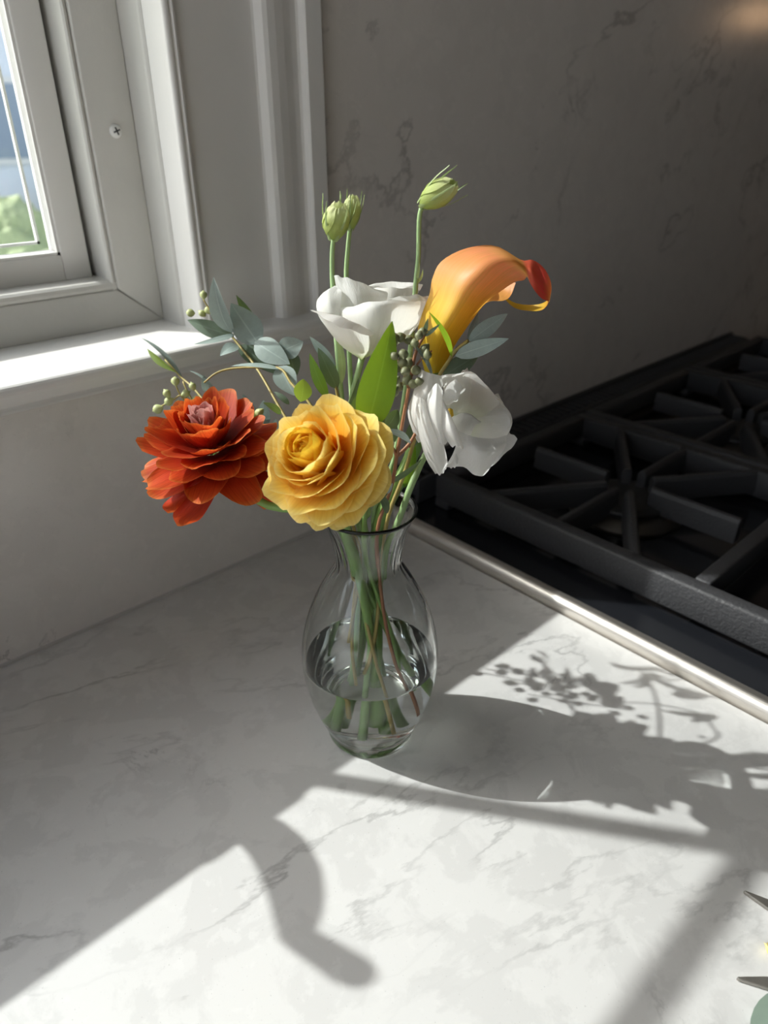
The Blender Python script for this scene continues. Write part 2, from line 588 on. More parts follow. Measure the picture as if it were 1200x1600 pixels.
# sloped glazing beads round the pane
gd = 0.0075
for nm, prof, ax, a0, a1 in (
        ('glazing_bead', [(GX1, 0.0975), (GX1 - 0.0022, 0.0975), (GX1 - 0.0036, 0.1060), (GX1, 0.1060)], 'z', GZ0, GZ1),
        ('glazing_bead', [(GX0, 0.0975), (GX0, 0.1060), (GX0 + gd, 0.1060)], 'z', GZ0, GZ1)):
    prism(nm, prof, ax, a0, a1, M['paint'])
prism('glazing_bead', [(0.0975, GZ0), (0.1060, GZ0), (0.1060, GZ0 + 0.0036), (0.0975, GZ0 + 0.0022)], 'x', GX0, GX1, M['paint'])
prism('glazing_bead', [(0.0975, GZ1), (0.1060, GZ1 - gd), (0.1060, GZ1)], 'x', GX0, GX1, M['paint'])
# muntins: one upright and two cross bars
MX0, MX1 = -0.0858, -0.0715
MZ = ((0.5611, 0.5784), (0.837, 0.8545))
zs = [GZ0, MZ[0][0], MZ[0][1], MZ[1][0], MZ[1][1], GZ1]
edges = [GX1]
x_ = MX1
while x_ > GX0 + 0.1:
    bx('muntin', (x_ - (MX1 - MX0), x_, 0.1045, 0.1110, GZ0, GZ1), M['paint'], win, bevel=0.002)
    edges += [x_, x_ - (MX1 - MX0)]
    x_ -= 0.302
edges.append(GX0)
for xb, xa in zip(edges[0::2], edges[1::2]):
    for z0, z1 in MZ:
        bx('muntin', (xa, xb, 0.1048, 0.1105, z0, z1), M['paint'], win, bevel=0.002)
    for k in (0, 2, 4):
        bx('glass_pane', (xa, xb, 0.1065, 0.1080, zs[k], zs[k + 1]), M['pane'], win)
        if xb > 0 and k == 0:                 # spacer strip of the double glazing seen along the pane edge
            bx('glazing_spacer', (xb - 0.0115, xb - 0.0095, 0.1110, 0.1150, zs[k] + 0.008, zs[k + 1]), M['paint'], win)
            bx('glazing_spacer', (xa, xb - 0.0095, 0.1110, 0.1150, zs[k] + 0.008, zs[k] + 0.010), M['paint'], win)
# stool (inner sill): nosing in front, bed moulding below
prof = [(0.16, ST), (-0.026, ST)] + arc(-0.026, ST - 0.006, 0.006, 90, 200, 6) + [(-0.0300, ST - 0.0125), (-0.0265, ST - 0.0135), (-0.0255, ST - 0.0155)]
prof += [(-0.0235, ST - 0.0165), (-0.0190, ST - 0.0180), (-0.0130, ST - 0.0215), (-0.0085, ST - 0.0245), (-0.0070, ST - 0.0265), (0.0, ST - 0.0265), (0.03, ST - 0.0265), (0.16, ST - 0.02)]
prism('window_stool', prof, 'x', -1.42, 0.414, M['paint'], smooth=False)
# cross-head screw in the flat frame
sc = Vector((0.2670, FY, 0.3742))
v, f = lathe([(0.0001, 0.0026), (0.0030, 0.0024), (0.0044, 0.0014), (0.0050, 0.0), (0.0050, -0.0006)], 24)
scr = mesh('screw', [(sc.x + a, sc.y - c, sc.z + b) for a, b, c in v], f, M['screw'], win)
fix_normals(scr)
for ang in (20, 110):
    ca, sa = math.cos(R(ang)), math.sin(R(ang))
    pts = [(-0.0028, -0.0006), (0.0028, -0.0006), (0.0028, 0.0006), (-0.0028, 0.0006)]
    q = [(sc.x + a * ca - b * sa, sc.y - 0.00272, sc.z + a * sa + b * ca) for a, b in pts]
    q += [(x, y + 0.001, z) for x, y, z in q]
    so_ = mesh('screw_slot', q, [(0, 1, 2, 3), (7, 6, 5, 4), (0, 4, 5, 1), (1, 5, 6, 2), (2, 6, 7, 3), (3, 7, 4, 0)], M['slot'], scr, smooth=False)

# crank handle on the stool, left of the view; the sun throws its shadow over the counter
crank = empty('window_crank', (-0.03, -0.012, ST), 'folding crank handle standing on the window stool, throwing a hooked shadow', 'crank')
o = bx('crank_base', (-0.076, -0.004, -0.020, 0.030, ST, ST + 0.012), M['bronze'], crank, bevel=0.003)
out = [(-0.052, 0.232), (-0.0516, 0.2578), (-0.0651, 0.2741), (-0.0805, 0.2893), (-0.0960, 0.3035), (-0.0870, 0.3113), (-0.0756, 0.3068), (-0.0604, 0.2981), (-0.0430, 0.2848), (-0.0262, 0.2661), (-0.0189, 0.2526), (-0.0135, 0.232)]
out[0:1] = [(-0.040, 0.232), (-0.0403, 0.2410)]
v, f = extrude(out, 'y', -0.019, -0.011)
fix_normals(mesh('crank_arm', [(x - 0.069 * z, y, z) for x, y, z in v], f, M['bronze'], crank, smooth=False))
ka, kb = Vector((-0.1136, -0.015, 0.3060)), Vector((-0.1315, -0.015, 0.3475))
ax = (kb - ka).normalized()
s1 = ax.cross(Vector((0, 1, 0))).normalized()
v, f = lathe([(0.0001, 0.0), (0.0060, 0.0), (0.0068, 0.004), (0.0082, 0.030), (0.0086, 0.038), (0.0072, 0.0435), (0.0001, 0.0445)], 20)
fix_normals(mesh('crank_knob', [ka + s1 * a + Vector((0, 1, 0)) * b + ax * c for a, b, c in v], f, M['bronze'], crank))

# ================================================================== outside the window
M['lawn'] = mat_plain('lawn', (0.16, 0.22, 0.08), 0.9, vary=0.3, bscale=3)
M['drive'] = mat_plain('pale_drive', (0.72, 0.74, 0.78), 0.8, vary=0.1, bscale=2)
M['paving'] = mat_plain('pale_paving', (0.84, 0.81, 0.76), 0.8)
M['siding'] = mat_plain('pale_siding', (0.78, 0.82, 0.88), 0.7)
M['roof'] = mat_plain('grey_roof', (0.25, 0.25, 0.27), 0.8, vary=0.2, bscale=6)
M['dark_pane'] = mat_plain('dark_pane', (0.30, 0.36, 0.44), 0.2)
M['shrub'] = mat_plain('shrub_green', (0.34, 0.40, 0.22), 0.8, vary=0.4, bscale=18)
tag(bx('ground', (-30, 45, 0.4, 70, -1.8, -1.7), M['lawn']), 'green lawn outside the kitchen window', 'lawn', None, 'structure')
tag(bx('bounce_paving', (-12, -1.72, -12, 0.4, -1.02, -0.92), M['paving']), 'unseen pale paving added beyond the left gap to bounce sunlight indoors', 'bounce_paving', None, 'structure')  # unseen ground added to throw sunlight up through the left gap
tag(bx('driveway', (-30, 45, 4.5, 14, -1.7, -1.68), M['drive']), 'pale driveway seen through the window', 'driveway', None, 'structure')
hs = empty('house', (6, 18, -1.7), 'pale blue-grey house seen far off through the window pane', 'house')
bx('wall', (-2, 14, 15, 21, -1.7, 3.0), M['siding'], hs)
v, f = extrude([(14.6, 3.0), (18, 5.4), (21.4, 3.0)], 'x', -2.5, 14.5)
fix_normals(mesh('roof', v, f, M['roof'], hs, smooth=False))
for x0 in (0.4, 2.4, 4.45, 6.6):
    w_ = bx('window', (x0, x0 + 1.0, 14.92, 15.0, -0.3, 1.1), M['paint'], hs)
    bx('pane', (x0 + 0.1, x0 + 0.9, 14.9, 14.92, -0.2, 1.0), M['dark_pane'], w_)


def shrub(x, y, r, h, label):
    rnd = random.Random(int(x * 100))
    bm = bmesh.new()
    bmesh.ops.create_icosphere(bm, subdivisions=4, radius=1)
    for vv in bm.verts:
        k = 1 + 0.07 * math.sin(7 * vv.co.x + x) * math.sin(6 * vv.co.y) + 0.05 * math.sin(11 * vv.co.z + 4 * vv.co.x) + rnd.uniform(-0.06, 0.06)
        vv.co = Vector((vv.co.x * r * k, vv.co.y * r * k, (vv.co.z * k + 0.95) * h / 2))
    me = bpy.data.meshes.new('foliage')
    bm.to_mesh(me)
    bm.free()
    me.materials.append(M['shrub'])
    e = empty('shrub', (x, y, -1.7), label, 'shrub', 'shrubs outside the window')
    fo = bpy.data.objects.new('foliage', me)
    COL.objects.link(fo)
    fo.parent = e
    v_, f_ = tube([Vector((0, 0, -0.02)), Vector((0, 0, 0.4))], 0.05, 0.03, n=3, sides=6)
    st_ = mesh('trunk', v_, f_, M['roof'])
    st_.parent = e


shrub(3.15, 10.0, 0.50, 1.30, 'taller rounded green shrub seen through the pane beside the driveway')
shrub(2.55, 7.6, 0.45, 0.95, 'low green shrub seen near the bottom corner of the pane')
shrub(5.9, 14.2, 0.5, 1.5, 'green shrub standing in front of the far house')

# ================================================================== the range
rg = empty('gas_range', (0.92, -0.33, -0.9), 'black gas range top with cast iron grates and a steel side rail', 'range')
bx('range_body', (RX + 0.002, 1.37, -0.66, -0.003, -0.9, 0.0), M['enamel'], rg)
prof = [(RX + 0.0012, -0.002), (RX + 0.0012, 0.0030)] + arc(RX + 0.0082, 0.0050, 0.0070, 180, 90, 7) + [(RX + 0.0118, 0.0122), (RX + 0.0128, 0.0115), (RX + 0.0128, -0.002)]
v, f = extrude(prof, 'y', -0.66, -0.003)
fix_normals(mesh('side_rail', v, f, M['steel'], rg, smooth=False))
v, f = extrude([(2 * 0.9127 - x, z) for x, z in prof], 'y', -0.66, -0.003)
fix_normals(mesh('side_rail', v, f, M['steel'], rg, smooth=False))
bx('cooktop_pan', (RX + 0.0128, 1.3575, -0.655, -0.004, 0.0, 0.0060), M['enamel'], rg)
# back vent with slots
vent = bx('back_vent', (0.50, 1.35, -0.0400, -0.0340, 0.006, 0.034), M['iron'], rg, bevel=0.001)
bx('vent_cover', (0.50, 1.35, -0.0100, -0.0035, 0.006, 0.040), M['iron'], vent)
first = None
for i in range(64):
    x = 0.506 + i * 0.0133
    if first is None:
        first = bx('louver', (x, x + 0.0055, -0.0345, -0.0095, 0.010, 0.0355), M['iron'], vent)
        l0 = first
    else:
        l = first.copy()
        COL.objects.link(l)
        l.location.x += i * 0.0133


def bar(p, q, w, z0, z1):
    """straight cast bar from p to q with a rounded top"""
    p, q = Vector(p), Vector(q)
    t = (q - p).normalized()
    n = Vector((-t.y, t.x))
    prof = [(-w, z0), (-w * 0.8, z1 - 0.004), (-w * 0.45, z1), (w * 0.45, z1), (w * 0.8, z1 - 0.004), (w, z0)]
    v = [Vector((e.x + n.x * a, e.y + n.y * a, z)) for e in (p, q) for a, z in prof]
    m = len(prof)
    f = [(i, (i + 1) % m, (i + 1) % m + m, i + m) for i in range(m)] + [tuple(range(m))[::-1], tuple(range(m, 2 * m))]
    return v, f


def add_bar(name, parent, *a):
    v, f = bar(*a)
    return fix_normals(mesh(name, v, f, M['iron'], parent, smooth=False, bevel=0.0012))


def grate(x0, x1, y0, y1, label, centres):
    g = bx('grate', (x0, x0 + 0.016, y0, y1, 0.013, 0.044), M['iron'], rg, bevel=0.003)
    g['label'] = label
    bx('frame_bar', (x1 - 0.016, x1, y0, y1, 0.013, 0.044), M['iron'], g, bevel=0.003)
    bx('frame_bar', (x0 + 0.016, x1 - 0.016, y1 - 0.016, y1, 0.018, 0.044), M['iron'], g, bevel=0.003)
    bx('frame_bar', (x0 + 0.016, x1 - 0.016, y0, y0 + 0.016, 0.018, 0.044), M['iron'], g, bevel=0.003)
    for x, y in ((x0, y0), (x1 - 0.02, y0), (x0, y1 - 0.02), (x1 - 0.02, y1 - 0.02)):
        bx('foot', (x, x + 0.02, y, y + 0.02, 0.006, 0.016), M['iron'], g, bevel=0.002)
    for cx, cyy in centres:
        ends = [(x0 + 0.01, cyy), (x1 - 0.01, cyy), (x0 + 0.01, cyy + 0.085), (x1 - 0.01, cyy + 0.085), (x0 + 0.01, cyy - 0.085), (x1 - 0.01, cyy - 0.085), (cx, min(y1 - 0.01, cyy + 0.12)), (cx, max(y0 + 0.01, cyy - 0.12))]
        for ex, ey in ends:
            dv = Vector((cx - ex, cyy - ey))
            q = Vector((cx, cyy)) - dv.normalized() * 0.026
            add_bar('finger', g, (ex, ey), (q.x, q.y), 0.0062, 0.018, 0.044)
    for k in range(len(centres) - 1):
        ym = (centres[k][1] + centres[k + 1][1]) / 2
        bx('frame_bar', (x0 + 0.016, x1 - 0.016, ym - 0.007, ym + 0.007, 0.018, 0.044), M['iron'], g, bevel=0.002)
    for cx, cyy in centres:
        v, f = lathe([(0.0001, 0.006), (0.060, 0.006), (0.060, 0.010), (0.050, 0.0145), (0.048, 0.0165), (0.0001, 0.0165)], 40, (cx, cyy))
        b = mesh('burner', v, f, M['brass'], rg)
        b['label'] = 'round gas burner under the grate'
        v, f = lathe([(0.0001, 0.0165), (0.040, 0.0165), (0.044, 0.020), (0.042, 0.0235), (0.034, 0.0255), (0.0001, 0.0265)], 40, (cx, cyy))
        mesh('burner_cap', v, f, M['burner'], b)


grate(0.511, 0.790, -0.640, -0.055, 'cast iron grate nearest the counter', [(0.655, -0.205), (0.655, -0.490)])
grate(0.795, 1.075, -0.640, -0.055, 'middle cast iron grate', [(0.935, -0.205), (0.935, -0.490)])
grate(1.080, 1.345, -0.640, -0.055, 'far cast iron grate', [(1.212, -0.205), (1.212, -0.490)])

# unseen hood above the range, put in to shade the wall
hd = empty('range_hood', (0.92, 0, 0.80), 'steel range hood above the gas range, out of view, added to shade the wall', 'hood')
v = [(0.46, -0.55, 0.78), (1.38, -0.55, 0.78), (1.38, -0.002, 0.78), (0.46, -0.002, 0.78), (0.60, -0.32, 1.10), (1.24, -0.32, 1.10), (1.24, -0.002, 1.10), (0.60, -0.002, 1.10)]
fix_normals(mesh('canopy', v, [(0, 1, 2, 3), (4, 5, 6, 7), (0, 1, 5, 4), (1, 2, 6, 5), (2, 3, 7, 6), (3, 0, 4, 7)], M['hood'], hd, smooth=False))
bx('chimney', (0.76, 1.08, -0.28, -0.002, 1.10, WZ), M['hood'], hd)
# ================================================================== vase and water
VX, VY = 0.2439, -0.2479
RT = Vector((CX.x, CX.y, 0)).normalized()
FWD = Vector((-CZ.x, -CZ.y, 0)).normalized()


def vp(r, f, z):
    """point in the vase: r to the right of its axis, f away from the camera, z above the counter"""
    p = Vector((VX, VY, 0)) + RT * r + FWD * f
    p.z = z
    return p


def mat_clear(name, ior, col, bump=False):
    n = NT(name)
    g = n.n.new('ShaderNodeBsdfGlass')
    g.inputs['Color'].default_value = (*col, 1)
    g.inputs['Roughness'].default_value = 0.0
    g.inputs['IOR'].default_value = ior
    if bump:
        rg_ = n.noise(n.mapping(n.obj(), scale=(9, 9, 150)), 1.0, 4, 0.6, 0.3)
        n.link(n.bump(rg_, 0.22, 0.0012), g.inputs['Normal'])
    n.link(g.outputs[0], n.out.inputs['Surface'])
    return n.m


M['vase'] = mat_clear('clear_glass', 1.45, (0.985, 0.995, 0.99))
M['water'] = mat_clear('water', 1.33, (0.985, 0.995, 0.985))
M['water_side'] = mat_clear('water_against_glass', 1.33 / 1.45, (0.985, 0.995, 0.985))   # glass on one side, water on the other
VH = 0.178
prof_out = [(0.0262, 0.0008), (0.0292, 0.0000), (0.0306, 0.0018), (0.0314, 0.0060), (0.0322, 0.0100), (0.0352, 0.0170), (0.0395, 0.0290), (0.0432, 0.0430), (0.0452, 0.0570), (0.0456, 0.0680), (0.0446, 0.0800), (0.0420, 0.0930), (0.0378, 0.1060), (0.0325, 0.1180), (0.0272, 0.1280), (0.0226, 0.1360), (0.0209, 0.1395), (0.0205, 0.1430), (0.0208, 0.1490), (0.0222, 0.1570), (0.0247, 0.1660), (0.0277, 0.1740), (0.0292, 0.1768)]
prof_out = [(p.x, p.y) for p in spline([(a, b, 0) for a, b in prof_out], 90)]


def r_out(z):
    for (ra, za), (rb, zb) in zip(prof_out, prof_out[1:]):
        if za <= z <= zb and zb > za and z > 0.002:
            return ra + (rb - ra) * (z - za) / (zb - za)
    return 0.029


rim = [(0.0298, 0.1776), (0.0297, 0.1786), (0.0288, 0.1788)]
WZL = 0.0665                                  # water level


def r_in(z):
    return r_out(z) - (0.0021 if z < 0.15 else 0.0021 - 0.0007 * min(1.0, (z - 0.15) / 0.02)) - 0.0016 * max(0.0, (0.02 - z) / 0.02)


# glass: outside, rim, and the inside down to the water; below that the water lies against the glass
inner = [(r_in(z), z) for z in [0.1755 - i * (0.1755 - WZL) / 50 for i in range(51)]]
vprof = [(0.00005, 0.0022), (0.018, 0.0020)] + prof_out + rim + inner
v, f = lathe(vprof, 128, (VX, VY))
v = [(x, y, z) for x, y, z in v]
w_ = []
for x, y, z in v:
    a_ = math.atan2(y - VY, x - VX)
    k_ = 0.00016 * math.exp(-((z - 0.150) / 0.022) ** 2) * (math.sin(17 * a_ + 1.3) + 0.7 * math.sin(29 * a_ + 40 * z)) + 0.00010 * math.exp(-((z - 0.028) / 0.018) ** 2) * math.sin(z * 1500 + 1.5 * math.sin(2 * a_))
    r_ = math.hypot(x - VX, y - VY)
    q_ = 1 + (k_ / r_ if r_ > 0.01 else 0)
    w_.append((VX + (x - VX) * q_, VY + (y - VY) * q_, z))
vase = mesh('glass_vase', w_, f, M['vase'])
tag(vase, 'clear pear-shaped glass vase with flared rim holding the bouquet', 'vase')
side = [(0.00005, 0.0075), (0.0150, 0.0078), (0.0230, 0.0086)] + [(r_in(z), z) for z in [0.0110 + i * (WZL - 0.0110) / 30 for i in range(31)]]
top = [(r_in(WZL) - 0.0010, WZL - 0.0006), (r_in(WZL) - 0.0030, WZL - 0.0009), (0.00005, WZL - 0.0009)]
wprof = side + top
v, f = lathe(wprof, 128, (VX, VY))
wat = mesh('water', v, f, M['water_side'])
wat.data.materials.append(M['water'])
m_ = len(wprof)
for i, p in enumerate(wat.data.polygons):
    if i % (m_ - 1) >= len(side) - 1:
        p.material_index = 1
tag(wat, 'clear water filling the lower third of the glass vase', 'water')
for o_ in (vase, wat):
    o_.cycles.is_caustics_caster = True
counter.cycles.is_caustics_receiver = True

# ================================================================== bouquet materials
M['yel'] = mat_petal('yellow_petal', [(0.0, (0.96, 0.42, 0.015)), (0.45, (0.98, 0.62, 0.05)), (0.85, (0.98, 0.75, 0.17)), (1.0, (0.98, 0.84, 0.32))], 0.50, 0.18, vrand=0.95)
M['pale_yel'] = mat_petal('pale_yellow_petal', [(0.0, (0.86, 0.68, 0.22)), (1.0, (0.90, 0.78, 0.36))], 0.2, 0.1)
M['yel_in'] = mat_petal('yellow_inner_petal', [(0.0, (0.95, 0.36, 0.01)), (0.5, (0.98, 0.56, 0.02)), (1.0, (0.98, 0.74, 0.08))], 0.50, 0.15, vrand=0.95)
M['red'] = mat_petal('red_petal', [(0.0, (0.38, 0.015, 0.005)), (0.55, (0.62, 0.048, 0.011)), (0.9, (0.74, 0.11, 0.020)), (1.0, (0.84, 0.24, 0.05))], 0.43, 0.35, vrand=0.82)
M['pink'] = mat_petal('pink_heart_petal', [(0.0, (0.50, 0.08, 0.07)), (0.5, (0.66, 0.22, 0.19)), (1.0, (0.80, 0.46, 0.41))], 0.30, 0.25)
M['white'] = mat_petal('white_petal', [(0.0, (0.55, 0.66, 0.26)), (0.16, (0.80, 0.82, 0.68)), (0.4, (0.88, 0.875, 0.84)), (1.0, (0.94, 0.935, 0.92))], 0.48, 0.03, bump=0.30)
M['white_w'] = mat_petal('white_rim_petal', [(0.0, (0.90, 0.895, 0.87)), (1.0, (0.94, 0.935, 0.92))], 0.48, 0.03, bump=0.30)
M['calla'] = mat_petal('calla_spathe', [(0.0, (0.60, 0.50, 0.04)), (0.10, (0.86, 0.62, 0.05)), (0.24, (0.88, 0.52, 0.08)), (0.34, (0.86, 0.38, 0.13)), (0.46, (0.82, 0.30, 0.14)), (0.545, (0.86, 0.50, 0.14)), (0.575, (0.70, 0.10, 0.07)), (0.70, (0.66, 0.03, 0.06)), (0.78, (0.72, 0.20, 0.05)), (0.84, (0.74, 0.46, 0.05)), (1.0, (0.60, 0.45, 0.04))], 0.40, 0.3, rough=0.42, bump=0.15)
M['calla_in'] = mat_petal('calla_inside', [(0.0, (0.75, 0.50, 0.06)), (1.0, (0.85, 0.36, 0.12))], 0.42, 0.2, rough=0.4)
M['rimcol'] = mat_petal('calla_rim', [(0.0, (0.80, 0.55, 0.12)), (1.0, (0.80, 0.55, 0.12))], 0.4, 0.0)
M['bud'] = mat_petal('green_bud_petal', [(0.0, (0.34, 0.44, 0.10)), (0.6, (0.52, 0.60, 0.20)), (1.0, (0.74, 0.78, 0.42))], 0.35, 0.12)
M['stem'] = mat_plain('green_stem', (0.20, 0.34, 0.09), 0.42, spec=0.4, vary=0.15, bscale=200)
M['pale_stem'] = mat_plain('pale_green_stem', (0.30, 0.44, 0.20), 0.42, spec=0.4, vary=0.12, bscale=200)
M['twig'] = mat_plain('yellow_brown_twig', (0.34, 0.27, 0.08), 0.5, vary=0.2, bscale=200)
M['redtwig'] = mat_plain('red_brown_twig', (0.30, 0.13, 0.06), 0.5, vary=0.2, bscale=200)
M['sepal'] = mat_leaf('sepal', (0.36, 0.46, 0.20), (0.30, 0.40, 0.18), 0.25)
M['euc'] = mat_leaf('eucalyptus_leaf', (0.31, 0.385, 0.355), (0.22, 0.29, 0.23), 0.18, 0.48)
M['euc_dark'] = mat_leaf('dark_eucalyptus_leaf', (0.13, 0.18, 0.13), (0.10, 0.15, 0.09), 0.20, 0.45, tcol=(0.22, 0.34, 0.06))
M['euc_young'] = mat_leaf('young_eucalyptus_leaf', (0.22, 0.30, 0.07), (0.20, 0.28, 0.07), 0.40, 0.45, tcol=(0.40, 0.55, 0.05))
M['green'] = mat_leaf('bright_green_leaf', (0.13, 0.26, 0.03), (0.13, 0.25, 0.04), 0.46, 0.38, tcol=(0.33, 0.52, 0.03))
M['berry'] = mat_plain('pale_green_berry', (0.42, 0.46, 0.20), 0.5, vary=0.15, bscale=300)
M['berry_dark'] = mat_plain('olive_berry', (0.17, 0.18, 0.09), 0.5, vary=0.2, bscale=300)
M['stamen'] = mat_plain('stamen', (0.75, 0.48, 0.03), 0.5)

# ------------------------------------------------------------------ plant helpers


def leaf(parent, base, tip, wpx, mat, bend=0.10, roll=0.0, fold=0.12, sickle=0.0, name='leaf', pw=0.75, n=11):
    """a leaf blade from base to tip, both (px, py, d); wpx: visible width in pixels"""
    a, b = at(*base), at(*tip)
    ax = b - a
    L = ax.length
    t = ax.normalized()
    mid = (a + b) / 2
    view = (CPOS - mid).normalized()
    nrm = (view - t * view.dot(t)).normalized()
    nrm = Matrix.Rotation(R(roll), 3, t) @ nrm
    sd = t.cross(nrm)
    depth = -(mid - CPOS).dot(CZ)
    w = wpx / F * depth * 0.5
    v, uv, f = [], [], []
    nu = 7
    for j in range(n):
        s = j / (n - 1)
        hw = w * (math.sin(math.pi * s ** pw) ** 0.85 if 0 < s < 1 else 0.0) + w * 0.02
        c = a + ax * s + nrm * (bend * L * 4 * s * (1 - s)) + sd * (sickle * L * 4 * s * (1 - s))
        for i in range(nu):
            u = -1 + 2 * i / (nu - 1)
            v.append(c + sd * (u * hw) + nrm * (fold * abs(u) ** 1.5 * hw + 0.04 * hw * math.sin(5 * s + 2 * u)))
            uv.append(((u + 1) / 2, s))
    for j in range(n - 1):
        for i in range(nu - 1):
            q = j * nu + i
            f.append((q, q + 1, q + nu + 1, q + nu))
    return mesh(name, v, f, mat, parent, uv=uv)


def stem(parent, pts, r0, r1, mat, name='stem', n=28, sides=8):
    P = [p if isinstance(p, Vector) else at(*p) for p in pts]
    v, f = tube(P, r0, r1, n, sides)
    return mesh(name, v, f, mat, parent)


def berry(parent, px, py, d, rpx, mat, dirpx=(0.3, 1.0)):
    """seed capsule: rounded body with a pointed lid"""
    c = at(px, py, d)
    k = -(c - CPOS).dot(CZ) / F
    ax = (CX * dirpx[0] - CY * dirpx[1] + CZ * random.uniform(-0.5, 0.5)).normalized()
    s1 = ax.cross(CZ).normalized()
    s2 = ax.cross(s1)
    r = rpx * k
    v, f = lathe([(0.0001, -1.25 * r), (0.30 * r, -1.05 * r), (0.72 * r, -0.55 * r), (0.98 * r, 0.0), (0.90 * r, 0.45 * r), (0.62 * r, 0.80 * r), (0.25 * r, 1.02 * r), (0.0001, 1.45 * r)], 12)
    return mesh('berry', [c + s1 * a + s2 * b + ax * z for a, b, z in v], f, mat, parent)


def cam_dir(x, y, z):
    """direction given as right, up, towards the camera"""
    return (CX * x + CY * y + CZ * z).normalized()


def petal_ring(parent, c, n, ref, az, th0, th1, L, W, Rm, mat, ruffle=0.0, rb=0.0025, hb=0.0, pw=1.0, notch=0.025, seed=0, nu=11, nv=9, droop=0.0, rd=0.45, name='petal'):
    """one petal growing from the ring rb round axis n; th0/th1: angle from the axis at base and rim"""
    rnd = random.Random(seed)
    e1 = (ref - n * ref.dot(n)).normalized()
    e2 = n.cross(e1)
    er = e1 * math.cos(az) + e2 * math.sin(az)
    et = n.cross(er)
    ph, ph2, k1, k2 = rnd.uniform(0, 6.28), rnd.uniform(0, 6.28), rnd.uniform(2.5, 4.5), rnd.uniform(6, 9)
    v, uv, f = [], [], []
    sub = 24
    for i in range(nu):
        u = -1 + 2 * i / (nu - 1)
        Lu = L * (1 - rd * (1 - math.sqrt(1 - (0.96 * u) ** 2)) + notch * math.sin(k1 * u + ph) + 0.5 * notch * math.sin(k2 * u + ph2))
        r, h = rb, hb
        path = [(0.0, r, h)]
        for q in range(1, sub + 1):
            s = q / sub
            th = th0 + (th1 - th0) * s ** pw
            r += math.sin(th) * Lu / sub
            h += math.cos(th) * Lu / sub
            path.append((s, r, h))
        for j in range(nv):
            s = j / (nv - 1)
            _, r_, h_ = path[round(s * sub)]
            hw = 0.16 + 0.84 * math.sin(min(1.0, s / 0.72) * math.pi / 2) ** 0.9
            if s > 0.72:
                hw -= 0.10 * ((s - 0.72) / 0.28) ** 2
            dl = u * hw * W / Rm
            lat = Rm * math.sin(dl)
            rad = r_ - Rm * (1 - math.cos(dl))
            hh = h_ + ruffle * L * s ** 3 * math.sin(k1 * 1.3 * u + ph) + ruffle * 0.5 * L * s ** 4 * math.sin(k2 * u + ph2) - droop * L * s * s
            rad += ruffle * 0.4 * L * s ** 3 * math.sin(k2 * u + ph)
            v.append((i, j, c + n * hh + er * rad + et * lat))
            uv.append(((u + 1) / 2, s))
    P = [p for _, _, p in v]
    for i in range(nu - 1):
        for j in range(nv - 1):
            a = i * nv + j
            f.append((a, a + nv, a + nv + 1, a + 1))
    return mesh(name, P, f, mat, parent, uv=uv)


def px_sheet(parent, rows, d0, mat, name='petal', nu=11, nv=13, wob=0.0, seed=0):
    """petal through control points (px, py, depth offset)"""
    rnd = random.Random(seed)
    G = [[at(x, y, d0 + z) for x, y, z in r] for r in rows]
    v, f, uv = sheet(G, nu, nv)
    if wob:
        a, b, c_ = rnd.uniform(0, 6), rnd.uniform(0, 6), rnd.uniform(9, 14)
        v = [p + CZ * (wob * math.sin(c_ * q[0] + a) * q[1] ** 2) + CY * (wob * 0.7 * math.sin(1.7 * c_ * q[0] + b) * q[1] ** 3) for p, q in zip(v, uv)]
    return mesh(name, v, f, mat, parent, uv=uv)


# ------------------------------------------------------------------ yellow ranunculus
YD = 0.325
yc = at(508, 722, YD + 0.012)
yel = empty('yellow_ranunculus', yc, 'large yellow ranunculus bloom facing front above the vase rim', 'flower', 'flowers in the vase')
yn = cam_dir(-0.46, 0.30, 0.84)
yref = CX
rnd = random.Random(3)
layers = [  # count, th0, th1, L, W, Rm, rb, hb, ruffle, material
    (3, 6, -58, 0.0115, 0.0052, 0.0036, 0.0010, 0.0095, 0.02, 'yel_in'),
    (4, 12, -36, 0.0150, 0.0085, 0.0062, 0.0022, 0.0080, 0.03, 'yel_in'),
    (5, 20, -22, 0.0180, 0.0110, 0.0090, 0.0034, 0.0065, 0.03, 'yel_in'),
    (5, 30, -8, 0.0210, 0.0140, 0.0122, 0.0044, 0.0045, 0.03, 'yel_in'),
    (6, 42, 4, 0.0240, 0.0165, 0.0160, 0.0050, 0.0025, 0.04, 'yel'),
    (6, 54, 20, 0.0268, 0.0190, 0.0200, 0.0052, 0.0005, 0.04, 'yel'),
    (7, 66, 38, 0.0294, 0.0205, 0.0235, 0.0052, -0.0012, 0.05, 'yel'),
    (8, 78, 56, 0.0312, 0.0210, 0.0265, 0.0050, -0.0030, 0.05, 'yel'),
    (8, 90, 76, 0.0320, 0.0210, 0.0290, 0.0050, -0.0045, 0.05, 'yel'),
    (8, 102, 98, 0.0312, 0.0205, 0.0310, 0.0045, -0.0058, 0.05, 'yel'),
    (6, 116, 120, 0.0285, 0.0190, 0.0330, 0.0045, -0.0066, 0.05, 'yel'),
]
k = 0
for li, (cnt, t0, t1, L, W, Rm, rb, hb, ruf, mm) in enumerate(layers):
    for i in range(cnt):
        az = 2 * math.pi * (i + 0.37 * li) / cnt + rnd.uniform(-0.18, 0.18)
        petal_ring(yel, yc, yn, yref, az, R(t0 + rnd.uniform(-5, 5)), R(t1 + rnd.uniform(-9, 9)), L * rnd.uniform(0.94, 1.05), W * rnd.uniform(0.92, 1.08), Rm, M[mm], ruf, rb, hb, seed=k)
        k += 1
